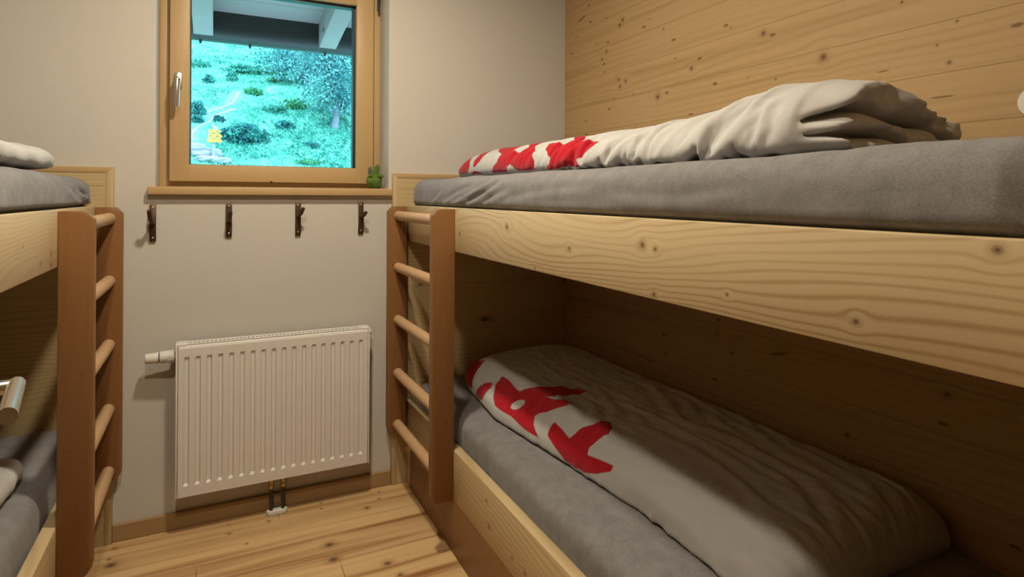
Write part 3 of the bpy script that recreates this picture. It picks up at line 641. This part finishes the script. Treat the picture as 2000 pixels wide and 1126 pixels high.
def ladder(s, e, a, far_shift, znear, label):
    """e: bed edge x, a: aisle edge x"""
    t = empty('bunk_ladder', ((e+a)/2, 2.0, .17), label, 'ladder')
    for nm, y0, y1, zb, sh in (('side_rail', 1.757, 1.785, znear, 0), ('side_rail', 2.2495, 2.2775, .215, far_shift)):
        E_, A_ = e+sh, a+sh; c = .013*s
        MB().prism([(E_, zb), (A_+c*1.0, zb), (A_, zb+.020), (A_, 1.054), (A_+c*1.4, 1.073), (E_, 1.073)], 'y', y0, y1, .0022).build(nm, m_beech, t)
    for z in (1.037, .841, .641, .4385, .243):
        xc = a + s*.036
        MB().tube([(xc, 1.770, z), (xc + far_shift*.3, 2.0, z), (xc + far_shift*.6, 2.262, z)], .0182, 24).build('rung', m_rung, t)
ladder(1, .6695, .596, -.008, .168, 'dark stained ladder with pale round rungs on the right bunk')
ladder(-1, -.3355, -.263, 0, .192, 'dark stained ladder with pale round rungs on the left bunk')

# ------------------------------------------------------------------ mattresses
def mattress(x0, x1, y0, y1, z0, z1, label, seed, creases=(), puff=.008, r=.05, sag=None, M=260, N=220, front=-1, lip=None):
    u = np.linspace(0, 1, M); ys = y1 - (y1-y0)*(.5-.5*np.cos(np.pi*u))*1.0
    rows = []; T = []
    for y in ys:
        e = min(y1-y, y-y0); k = math.sqrt(max(0, 1-(1-min(e/.045, 1))**2)); k2 = math.sqrt(max(0, 1-(1-min(e/.07, 1))**2))
        ins = .03*(1-k2); hh = (z1-z0)*(.55+.45*k)
        zz = z0 + ((z1-z0)-hh)*.5
        s_, t_ = section(x0+ins, x1-ins, zz, hh, N, hc=.5, p=11, q=4.6)
        rows.append(np.stack([s_[:, 0], np.full(N, y), s_[:, 1]], 1)); T.append(t_)
    P = np.array(rows); T = np.array(T); n = loft_normals(P)
    d = .004*fbm(P*np.array([6, 3.0, 6])+seed, 3) + .0013*ridged(P*np.array([9, 14, 9])+seed*2, 2)
    fr_ = front
    Q = P[..., 0]; side = (np.abs(Q-(x0 if fr_ < 0 else x1)) < .08)
    for (pts, a, w, kind) in creases:
        d = d + crease(P[..., 1], P[..., 2], pts, a*1.7, w, kind)*side
    P = P + n*d[..., None]
    if lip:                     # the edge is tucked in behind the side rail
        xi, zt = lip; e = smooth01((P[..., 2]-zt-.001)/.010)
        if front < 0: P[..., 0] = np.maximum(P[..., 0], xi + (P[..., 0]-xi)*e)
        else: P[..., 0] = np.minimum(P[..., 0], xi + (P[..., 0]-xi)*e)
    o = np_mesh('mattress', P.reshape(-1, 3), loft_faces(M, N), m_sheet)
    return tag(o, label, 'mattress', None)
cr = [([(1.93, 1.085), (1.80, 1.115), (1.62, 1.150)], .0032, .010, 'step'), ([(1.86, 1.085), (1.75, 1.105), (1.60, 1.140), (1.5, 1.165)], .0036, .011, 'step'),
      ([(1.72, 1.085), (1.60, 1.110), (1.46, 1.150)], .0038, .012, 'step'), ([(2.05, 1.085), (1.97, 1.11), (1.9, 1.14)], .002, .008, 'step'), ([(1.58, 1.09), (1.5, 1.11), (1.4, 1.13)], .002, .010, 'step'),
      ([(1.45, 1.10), (1.2, 1.125), (1.0, 1.13)], .0012, .012, 'step'), ([(1.0, 1.12), (.8, 1.11), (.6, 1.125)], .0010, .012, 'step')]
mattress(.681, 1.388, YF+.03, 2.272, .986, 1.179, 'grey sheeted mattress on top of the right bunk', 3, cr, lip=(.7015, 1.077))
cl = [([(2.18, 1.09), (2.1, 1.12), (2.0, 1.15)], .004, .012, 'step'), ([(2.2, 1.10), (2.12, 1.11), (2.0, 1.125)], .004, .010, 'step'), ([(2.1, 1.09), (2.0, 1.11), (1.85, 1.14)], .003, .014, 'step')]
mattress(-1.05, -.341, YP+.03, 2.268, .986, 1.170, 'grey sheeted mattress on top of the left bunk', 9, cl, front=1, lip=(-.3675, 1.077))
mattress(.704, 1.388, YF+.03, 2.262, .246, .402, 'grey sheeted mattress in the lower berth of the right bunk', 5)
mattress(-1.05, -.370, YP+.03, 2.262, .246, .402, 'grey sheeted mattress in the lower berth of the left bunk', 7, front=1)

# ------------------------------------------------------------------ duvets
def finish_duvet(name, P, T, label, red, holes, creases, seed, wr, cap=None, capd=None, mat=None, field=None, cscale=1., relax=None):
    n = loft_normals(P); top = smooth01((P[..., 2]-P[..., 2].min())/.02)
    Y = P[..., 1]
    r = None
    if red:
        r = np.full(Y.shape, -1.)
        for q in red: r = np.maximum(r, sdf_poly(Y, T, q))
        for q in holes: r = np.minimum(r, -sdf_poly(Y, T, q))
        lim = T > T.max(1, keepdims=True)*.62; r[lim] = -1
    d = wr(P, T, seed)
    for (pts, a, w, kind) in creases: d = d + crease(Y, T, pts, a*cscale, w, kind)
    if cap is not None: fade = np.clip(np.arange(len(P))[::-1]/10., .15, 1)[:, None]
    else: fade = 1
    if field is not None: d = d + field(P, T)
    d = d*top*fade
    Q = P + n*d[..., None]
    if relax is not None: Q = relax(P, T, n, d)
    if cap is not None:
        C = cap.copy(); C[..., 1] -= capd(cap)
        # carry the rim's own displacement into the cap so that no seam opens
        Q = np.concatenate([Q, C]); 
    else: C = None
    M, N = Q.shape[:2]
    at = {}
    if r is not None:
        R = np.full((M, N), -1.); R[:len(P)] = r; at['red'] = R.reshape(-1)
    else: at['red'] = np.full(M*N, -1.)
    o = np_mesh(name, Q.reshape(-1, 3), loft_faces(M, N), mat or m_duvet, attrs=at)
    return tag(o, label, 'duvet')
def wr_up(P, T, seed):
    y = P[..., 1]; k = smooth01((2.3-y)/.5)
    al = -.6*y + .8*T; ac = .8*y + .6*T
    q = np.stack([y, T, P[..., 0]], -1)
    return .006*fbm(q*np.array([5, 5, 3])+seed, 2)*k + .004*vnoise(np.stack([al*5, ac*20, y*0+seed], -1))*k
def rx_up(P, T, n, d):
    y = P[..., 1]; top = smooth01((T-.17)/.14)
    body = smooth01((1.85-y)/.5)*.7 + .3; w = body*(1-.72*top)
    vary = .6 + .6*smooth01(vnoise(np.stack([y*6, T*7, y*0+3.3], -1))*.5+.5)
    z = np.zeros_like(y)
    ex = (.15*w*vary, .04*w, .07*w, .22*w*vary)
    Tm = T.max(1, keepdims=True)
    pin = smooth01((P[..., 2]-UZ)/.012)*(1-smooth01((T/Tm-.52)/.08)*.9)
    pin = pin*np.clip(np.arange(len(P))[::-1]/10., 0, 1)[:, None]*np.clip(np.arange(len(P))/4., 0, 1)[:, None]
    al = -.6*y + .8*T; ac = .8*y + .6*T + .02*vnoise(np.stack([y*9, T*9, y*0+7], -1))
    post = .0030*(ridged(np.stack([al*7, ac*30, y*0+4.4], -1), 2)-.3)*w*smooth01(vnoise(np.stack([y*5, T*8, y*0+9.3], -1))+.55) + .0010*ridged(np.stack([al*22, ac*60, y*0+1.4], -1), 2)*w
    X = relax_multi(P, n*d[..., None], ex, pin, 3, (260, .003, .028, .036, .2), (150, .0015, .007, .045, .18), .75)
    return X + loft_normals(X)*(post*np.minimum(pin, 1))[..., None]
def capd_up(C):
    """how far the folded end stands out towards the head of the bed"""
    x, z = C[..., 0], C[..., 2]
    M = C.shape[0]; k = (np.arange(M)+1)[:, None]/M*np.ones_like(x)
    f1 = smooth_line([(.84, 1.236), (.868, 1.244), (.90, 1.254), (.936, 1.261), (1.001, 1.250), (1.09, 1.249), (1.168, 1.247), (1.243, 1.229), (1.32, 1.214), (1.38, 1.205)], 4)
    f2 = smooth_line([(.84, 1.213), (.881, 1.213), (.936, 1.216), (.984, 1.218), (1.03, 1.213), (1.06, 1.200), (1.075, 1.170)], 4)
    d1, s1, _ = polydist(x, z, f1); d2, s2, _ = polydist(x, z, f2)
    d1 = np.where(s1 < 0, d1, d1)
    edge = smooth01(k/.16)
    rnd = lambda d, w: np.sqrt(np.clip(1-(1-np.clip(d/w, 0, 1))**2, 0, 1))
    out = rnd(k*.12, .024)*.030                       # rounded outer rim
    up = s1 > 0; low = (~up) & (s2 < 0)
    bul = np.where(up, .040*rnd(d1, .030), np.where(low, .030+.030*rnd(d2, .022), .006+.040*rnd(np.minimum(d1, d2), .020)))
    slot = -.045*np.exp(-(np.minimum(d1, np.where(x < 1.07, d2, 9))/.006)**1.5)
    n1 = .012*fbm(np.stack([x*11, z*18, x*0+4], -1), 3) + .007*ridged(np.stack([x*13+z*12, z*18-x*6, x*0+9], -1), 2)
    pk = .011*ridged(np.stack([x*19+z*11, z*7, x*0+3], -1), 1)*up*smooth01((1.3-x)/.1)
    return out + (bul + slot + (n1 + pk)*smooth01((1.36-x)/.09))*edge - .012
P, T, CAP = upper_duvet_base()
finish_duvet('duvet', P, T, 'white duvet with red flower print folded on the upper right mattress', RED_UP, HOLE_UP, CREASE_UP, 2., wr_up, CAP, capd_up, cscale=-.5, relax=rx_up)
def wr_low(P, T, seed):
    x, y = P[..., 0], P[..., 1]
    a = .42 + .25*(x-.9); q = np.stack([(y*math.cos(.35)-x*math.sin(.35)), (x*math.cos(.35)+y*math.sin(.35)), P[..., 2]], -1)
    edge = np.exp(-((T-.03)/.05)**2)
    return (.007*fbm(q*np.array([1.8, 9, 2])+seed, 3) + .0042*ridged(q*np.array([1.6, 17, 2])+seed, 2)*smooth01((x-.86)/.12)*smooth01((2.2-y)/.3)
            + .0022*ridged(q*np.array([2.6, 38, 3])+seed, 2) + .0014*ridged(P*np.array([24, 14, 20.])+seed, 2) + edge*.003*ridged(np.stack([y*13, T*6, y*0], -1), 2))
def rx_low(P, T, n, d):
    x, y = P[..., 0], P[..., 1]; Tm = T.max(1, keepdims=True)
    w = .45 + .55*smooth01((2.1-y)/.5); vary = .5 + .7*smooth01(vnoise(np.stack([y*3, x*7, y*0+1.3], -1))*.6+.5)
    fr_ = np.exp(-((T-.06)/.05)**2)
    ex = (.02*w + .09*fr_, .10*w*vary, .13*w*vary, .03*w)
    pin = smooth01((P[..., 2]-LZ)/.015)*(1-smooth01((T/Tm-.50)/.06)*.9)
    i = np.arange(len(P)); pin = pin*np.clip(i/6., 0, 1)[:, None]*np.clip((len(P)-1-i)/6., 0, 1)[:, None]
    X = relax_multi(P, n*d[..., None]*.75, ex, pin, 3, (220, .004, .022, .03, .2), (130, .0015, .006, .04, .18), .7)
    u_ = y*math.cos(.3) - x*math.sin(.3); v_ = x*math.cos(.3) + y*math.sin(.3)
    post = .0020*ridged(np.stack([u_*3, v_*34, y*0+2.2], -1), 2)*vary*smooth01((T-.10)/.08) + .0045*(ridged(np.stack([y*21 + T*8, T*7, y*0], -1), 2)-.2)*fr_*smooth01((1.75-y)/.3)
    return X + loft_normals(X)*(post*np.minimum(pin, 1))[..., None]
P, T = lower_duvet_base()
finish_duvet('duvet', P, T, 'white duvet with red flower print spread in the lower right berth', RED_LOW, HOLE_LOW, CREASE_LOW, 5., wr_low, cscale=1.0, relax=rx_low)
def small_duvet(label, yend, y0, xf, xb, z0, h, seed, hk=None, M=160, N=140):
    u = np.linspace(0, 1, M); ys = yend - (yend-y0)*u; rows = []; TT = []
    for y in ys:
        e = min(yend-y, y-y0); k = math.sqrt(max(0, 1-(1-min(e/.085, 1))**2))
        hh = h*(.12+.88*k)*(1.+.12*math.sin(y*6)); zz = z0 + (h-hh)*.28*(1-k)
        ins = .06*(1-k)
        a, b = sorted((xf + (ins if xb > xf else -ins), xb))
        s_, t_ = section(a, b, zz, hh, N, hc=.42, p=2.5, q=2.2)
        rows.append(np.stack([s_[:, 0], np.full(N, y), s_[:, 1]], 1)); TT.append(t_)
    P, T = np.array(rows), np.array(TT)
    w = lambda P, T, s: .008*fbm(P*np.array([8, 7, 8.])+s, 3) + .004*ridged(P*np.array([5, 16, 6])+s, 2)
    return finish_duvet('duvet', P, T, label, [], [], [], seed, w, mat=m_duvet_far)
small_duvet('plain white duvet end on the upper left mattress', 2.02, .9, -.385, -1.02, 1.171, .088, 3.)
small_duvet('white duvet end behind the metal door handle in the lower left berth', 1.93, .8, -.425, -1.02, .398, .10, 8.)

# ------------------------------------------------------------------ door with lever handle (leaf just left of the frame)
dr = bpy.data.objects.new('door_1', None); COL.objects.link(dr); dr.location = (-.262, .93, 0); dr.rotation_euler = (0, 0, math.radians(9.8))
tag(dr, 'open door beside the camera with a steel lever handle', kind='structure')
def dchild(mb, name, mat, parent):
    o = mb.build(name, mat); o.parent = parent; o.matrix_parent_inverse = Matrix.Identity(4); return o
dchild(MB().box(-.030, 0, -.34, 0, .0, 1.70, .002), 'door_leaf', m_frame, dr)
dh = bpy.data.objects.new('door_handle', None); COL.objects.link(dh); dh.parent = dr; dh.location = (0, -.055, .891)
dchild(MB().lathe((0, 0, 0), (1, 0, 0), [(0, .021), (.006, .021), (.007, .019)], 32), 'rosette', m_steel, dh)
lv = MB(); R_ = .0088
lv.tube([(.004, 0, 0), (.044, 0, 0)], R_*.95, 28); 
lv.tube([(.046, .008, 0), (.046, -.115, -.001)], R_, 28)
dchild(lv, 'lever', m_steel, dh)

# ------------------------------------------------------------------ fitting on the right wall, ceiling lamp and added fill lamp
wl = empty('reading_lamp', (XR, .562, 1.295), 'white rounded wall fitting at the right edge above the duvet', 'wall lamp')
MB().lathe((XR, .562, 1.293), (-1, 0, 0), [(0, .034), (.014, .034), (.018, .031)], 32).build('wall_plate', m_whitep, wl)
MB().lathe((XR-.018, .562, 1.293), (-1, 0, 0), [(0, .012), (.012, .012), (.013, .026), (.030, .030), (.036, .027)], 32).build('lamp_head', m_whitep, wl)
def downlight(x, y, label, mname, st):
    t = empty('ceiling_lamp', (x, y, CZ), label, 'lamp')
    ring = MB(); ring.lathe((x, y, CZ), (0, 0, -1), [(0, .085), (.030, .085), (.036, .080), (.036, .058)], 40); ring.build('lamp_housing', m_whitep, t)
    MB().lathe((x, y, CZ-.0365), (0, 0, -1), [(0, .055), (.002, .055)], 40).build('lamp_lens', emit(mname, LAMP_C, st), t)
downlight(.25, 1.44, 'round ceiling lamp over the aisle nearer the window', 'lamp_light', LAMP_L)
downlight(-.08, .68, 'added fill lamp, out of view, over the door end of the aisle', 'fill_lamp_light', FILL_L)  # unseen lamp added as fill, evens out the light on the walls

# ------------------------------------------------------------------ outside: eave
m_soffit = wood('white_glazed_boards', (.42, .315, .29), (.33, .24, .22), grain='x', across='y', board=.20, boff=.05, seam=.004, freq=30, contrast=.4, fibre=.1, rnd=4, seed=1.)
m_rafter = wood('white_glazed_rafter', (.42, .31, .285), (.33, .24, .22), grain='y', across='z', freq=24, contrast=.3, fibre=.1, rnd=5, seed=6.)
m_gutter = simple('brown_gutter_metal', (.045, .032, .028), .45, .0, var=.1)
SL = -.154
eave = empty('roof_eave', (.3, 3.0, 2.1), 'whitewashed board roof overhang above the window outside', 'eave')
sf = MB(); sf.prism([(2.6, 2.02 + .7*.154 + .002), (3.31, 2.02), (3.31, 2.05), (2.6, 2.05 + .7*.154)], 'x', -3, 3.5); sf.build('soffit', m_soffit, eave, 0)
def rafter(x0, x1, name='rafter'):
    r = MB(); z1 = 1.889
    r.prism([(2.62, z1 + .68*.154), (3.28, z1), (3.30, z1+.006), (3.305, 2.021), (2.62, 2.021 + .685*.154)], 'x', x0, x1, .003); r.build(name, m_rafter, eave)
for a, b in ((-1.30, -1.215), (-.70, -.615), (-.1, -.0145), (.485, .570), (1.09, 1.175), (1.69, 1.775)): rafter(a, b)
gt_ = empty('rain_gutter', (.3, 3.38, 1.89), 'dark brown rain gutter along the eave outside the window', 'gutter')
gpz = 1.885; gcy, gcz, gr = 3.385, gpz+.068, .070; arc = []
for k in range(0, 19):
    a = math.pi*1.02 + math.pi*.96*k/18; arc.append((gcy + gr*math.cos(a), gcz + gr*math.sin(a)))
inn = [(gcy + (y-gcy)*.95, gcz + (z-gcz)*.95) for y, z in arc][::-1]
g = MB(); g.prism(arc + [(gcy+gr, gcz+.07)] + [(gcy+gr-.006, gcz+.07)] + inn + [(gcy-gr+.006, gcz+.07), (gcy-gr, gcz+.07)], 'x', -3, 3.5); g.build('gutter_channel', m_gutter, gt_)
for x in (-.072, .155, .528, 1.0): MB().lathe((x, gcy-.01, gcz-gr-.016), (0, 0, 1), [(0, .004), (.008, .007), (.02, .006)], 10).build('gutter_bracket', m_gutter, gt_)

# ------------------------------------------------------------------ outside: hillside
def hz(x, y): return float(hill(np.array([x]), np.array([y]))[0]) + H
def hill_mat():
    m, b = new_mat('meadow'); b.inputs['Roughness'].default_value = .95; b.inputs['Specular IOR Level'].default_value = .1
    oc = objco(); n1 = noise(oc, .9, 4, .65); n2 = noise(oc, 5, 3, .6)
    c = mixc(sstep(n1*.6 + n2*.4, .38, .62), (.10, .40, .27), (.24, .62, .46))
    at = node('ShaderNodeAttribute', attribute_name='path'); p = S(at.outputs['Fac']) + (n2 - .5)*.35
    c = mixc(sstep(p, .35, .95), c, (.42, .41, .40))
    link(c, b.inputs['Base Color']); link(bump(n2, .6, .1), b.inputs['Normal']); return m
gx = np.concatenate([np.linspace(-26, -3.2, 24), np.linspace(-3, 8.5, 165), np.linspace(9.2, 34, 26)]); gy = np.concatenate([np.linspace(3.6, 14, 24), np.linspace(14.2, 40, 250), np.linspace(41, 75, 30)])
GX, GY = np.meshgrid(gx, gy); GZ = hill(GX, GY) + H
pa = np.zeros(GX.shape)
for pts, w in PATHS:
    d, _, _ = polydist(GX, GY, smooth_line(pts, 5)); pa = np.maximum(pa, np.clip(1.1-d/w, 0, 1))
nxg = len(gx)
ii = np.arange(len(gy)-1)[:, None]*nxg + np.arange(nxg-1)[None]
hf = np.stack([ii, ii+1, ii+nxg+1, ii+nxg], -1).reshape(-1, 4)
hm = np_mesh('hillside', np.stack([GX, GY, GZ], -1).reshape(-1, 3), hf, hill_mat(), attrs={'path': pa.reshape(-1)})
tag(hm, 'bright green grassy hillside rising outside the window', kind='structure')
def leaf_mat(name, c0, c1, scale):
    m, b = new_mat(name); b.inputs['Roughness'].default_value = .8; b.inputs['Specular IOR Level'].default_value = .1
    link(mixc(sstep(noise(objco(), scale, 3, .6), .35, .65), c0, c1), b.inputs['Base Color']); return m
m_grass = leaf_mat('grass_blades', (.07, .36, .24), (.26, .64, .48), 1.2)
m_leafd = leaf_mat('dark_leaves', (.025, .14, .13), (.08, .32, .27), 2.0)
m_leafm = leaf_mat('shrub_leaves', (.05, .25, .19), (.14, .46, .34), 2.0)
m_leafo = leaf_mat('olive_leaves', (.05, .24, .11), (.15, .44, .22), 3.0)
m_leaft = leaf_mat('tree_leaves', (.06, .20, .21), (.24, .52, .47), 1.5)
m_bark = simple('grey_bark', (.30, .30, .34), .9, bumps=.5, bscale=12, var=.25, vscale=5)
m_stone = simple('pale_stone', (.40, .39, .40), .9, bumps=.4, bscale=9, var=.2, vscale=4)
def leaves(name, C, size, mat, parent, rng, up=.3, asp=.5):
    """C: (n,3) centres -> small folded leaf blades"""
    n = len(C); d = rng.normal(size=(n, 3)); d[:, 2] += up; d /= np.linalg.norm(d, axis=1, keepdims=True)
    q = rng.normal(size=(n, 3)); s = np.cross(d, q); s /= np.linalg.norm(s, axis=1, keepdims=True); t = np.cross(d, s)
    L = (size*rng.uniform(.6, 1.3, n))[:, None]
    V = np.stack([C - d*L*.5, C + s*L*asp*.5 + t*L*.10, C + d*L*.5, C - s*L*asp*.5 + t*L*.10], 1)
    b = (np.arange(n)*4)[:, None]
    Fx = np.concatenate([b + [0, 1, 2], b + [0, 2, 3]])
    return np_mesh(name, V.reshape(-1, 3), Fx, mat, parent, smooth=False)
rng = np.random.default_rng(4)
# meadow grass: nobody could count it
n = 42000; yy = 15 + 24*rng.random(n)**1.3; xx = (-.20 + .55*rng.random(n))*yy
keep = np.ones(n, bool)
for pts, w in PATHS:
    d, _, _ = polydist(xx, yy, smooth_line(pts, 5)); keep &= d > .22
xx, yy = xx[keep], yy[keep]
gzv = hill(xx, yy) + H
go = leaves('meadow_grass', np.stack([xx, yy, gzv + .04], -1), .15, m_grass, None, rng, 1.0, .25)
tag(go, 'pale green meadow grass covering the slope outside', 'grass', kind='stuff')
# low herbs in patches, uncountable too
n = 30000; yy = 16 + 22*rng.random(n)**1.2; xx = (-.18 + .5*rng.random(n))*yy
pt = vnoise(np.stack([xx*.55, yy*.40, xx*0+5], -1)) + .5*vnoise(np.stack([xx*1.6, yy*1.1, xx*0+8], -1))
keep = pt > .28
for pts, w in PATHS:
    d, _, _ = polydist(xx, yy, smooth_line(pts, 5)); keep &= d > .6
xx, yy = xx[keep], yy[keep]
ho = leaves('meadow_herbs', np.stack([xx, yy, hill(xx, yy) + H + .12*rng.random(len(xx))], -1), .13, m_leafm, None, rng, .5, .5)
tag(ho, 'darker leafy herbs scattered in patches over the meadow outside', 'plants', kind='stuff')
def shrub(x, y, rx, rz, n, mat, label, size=.2):
    n = int(n*2.6)
    z = hz(x, y); a = rng.normal(size=(n, 3)); a /= np.linalg.norm(a, axis=1, keepdims=True); r = rng.random(n)**.4
    lump = 1 + .35*vnoise(a*2.2 + x*3)
    C = a*(r*lump)[:, None]*np.array([rx, rx*.7, rz]) + np.array([x, y, z + rz*.55])
    C[:, 2] = np.maximum(C[:, 2], hill(C[:, 0], C[:, 1]) + H + .02)
    o = empty('shrub', (x, y, z), label, 'shrub', 'shrubs on the meadow slope')
    leaves('foliage', C, size*.5, mat, o, rng)
    st = MB()
    for k in range(5):
        b = C[rng.integers(n)]; st.tube([(x, y, z-.05), (x*.6+b[0]*.4, y*.6+b[1]*.4, z+rz*.3), tuple(b)], [.03, .02, .008], 5)
    st.build('stems', m_bark, o)
for nm, a in HILLPTS['shrubs']: shrub(*a[:5], globals()[a[5]], nm, a[6])
def tree(x, y, ht, lean, blobs, nleaf, r0, label, mat, size=.3, clear=.3):
    z = hz(x, y); o = empty('tree', (x, y, z), label, 'tree')
    t = MB(); pts = [(x, y, z-.3)] + [(x + lean*f + .06*math.sin(f*9), y + .05*math.cos(f*7), z + ht*f) for f in np.linspace(.0, 1, 8)]
    t.tube(pts, [r0*1.5, r0*1.25] + [r0*(1-.85*f) for f in np.linspace(.12, 1, 7)], 12)
    t.build('trunk', m_bark, o)
    br = MB(); Cs = []
    for (dx_, dy_, dz_, rr) in blobs:
        c = np.array([x+dx_, y+dy_, z+dz_]); f = np.clip((dz_-.5)/ht, .1, .95)
        br.tube([(x + lean*f, y, z + ht*f), tuple((np.array([x + lean*f, y, z+ht*f])+c)/2 + np.array([0, 0, .08])), tuple(c)], [r0*.4, r0*.25, .012], 6)
        k = int(nleaf*rr*rr*1.5); a = rng.normal(size=(k, 3)); a /= np.linalg.norm(a, axis=1, keepdims=True)
        Cs.append(c + a*(rng.random(k)**.5*rr)[:, None]*np.array([1.15, 1, .62]))
    br.build('branches', m_bark, o)
    leaves('foliage', np.concatenate(Cs), size*.42, mat, o, rng, -.1, .5)
for a in HILLPTS.get('trees', []): tree(a[0], a[1], a[2], a[3], a[4], a[5], a[6], a[7], {'t': m_leaft, 'd': m_leafd}[a[8]], a[9])
# rocks beside the signpost
for k, (x, y, sx, sy, sz) in enumerate(HILLPTS.get('rocks', [])):
    z = hz(x, y); P = []
    for i in range(13):
        t = math.pi*i/12
        for j in range(18):
            a = 2*math.pi*j/18; d = np.array([math.sin(t)*math.cos(a), math.sin(t)*math.sin(a), -math.cos(t)])
            d = np.sign(d)*np.abs(d)**.75; q = 1 + .22*float(vnoise(d[None]*1.8 + k*5)[0])
            P.append((x + sx*d[0]*q, y + sy*d[1]*q, z + sz*(.5+d[2]*q)))
    o = np_mesh('rock', P, loft_faces(13, 18), m_stone, smooth=False)
    tag(o, HILLPTS['rocklab'][k], 'rock', 'pale rocks at the foot of the signpost')
# hiking signpost
if 'sign' in HILLPTS:
    x, y, zt, zs = HILLPTS['sign']; zb = hz(x, y)
    sp = empty('signpost', (x, y, zb), 'yellow arrow hiking signpost on a grey post outside the window', 'signpost')
    m_post = simple('post_grey', (.36, .36, .34), .6); m_sign = simple('sign_yellow', (.85, .46, .05), .5); m_ink = simple('sign_lettering', (.12, .12, .14), .6); m_signw = simple('sign_white', (.8, .78, .75), .5)
    MB().lathe((x, y, zb-.2), (0, 0, 1), [(0, .05), (zt-zb+.19, .05), (zt-zb+.2, .03)], 14).build('post', m_post, sp)
    for (a, b, z0, z1, tip, nm) in zs:
        hh = (z1-z0); zc = (z0+z1)/2; yy_ = y-.065
        if tip > 0: pp = [(x+a, z0), (x+b-.06, z0), (x+b, zc), (x+b-.06, z1), (x+a, z1)]
        elif tip < 0: pp = [(x+a+.06, z0), (x+b, z0), (x+b, z1), (x+a+.06, z1), (x+a, zc)]
        else: pp = [(x+a, z0), (x+b, z0), (x+b, z1), (x+a, z1)]
        s_ = MB().prism(pp, 'y', yy_-.012, yy_).build('arrow_sign' if tip else 'number_plate', m_sign if nm == 'y' else m_signw, sp, 0)
        if hh > .07 and tip >= 0:
            for (p0, p1) in (((a*.75, -.055), (.06, b*.62)) if tip else ((.0, b*.6),)):
                MB().box(x+p0, x+p1, yy_-.016, yy_-.012, zc-hh*.10, zc+hh*.10).build('lettering', m_ink, s_, 0)
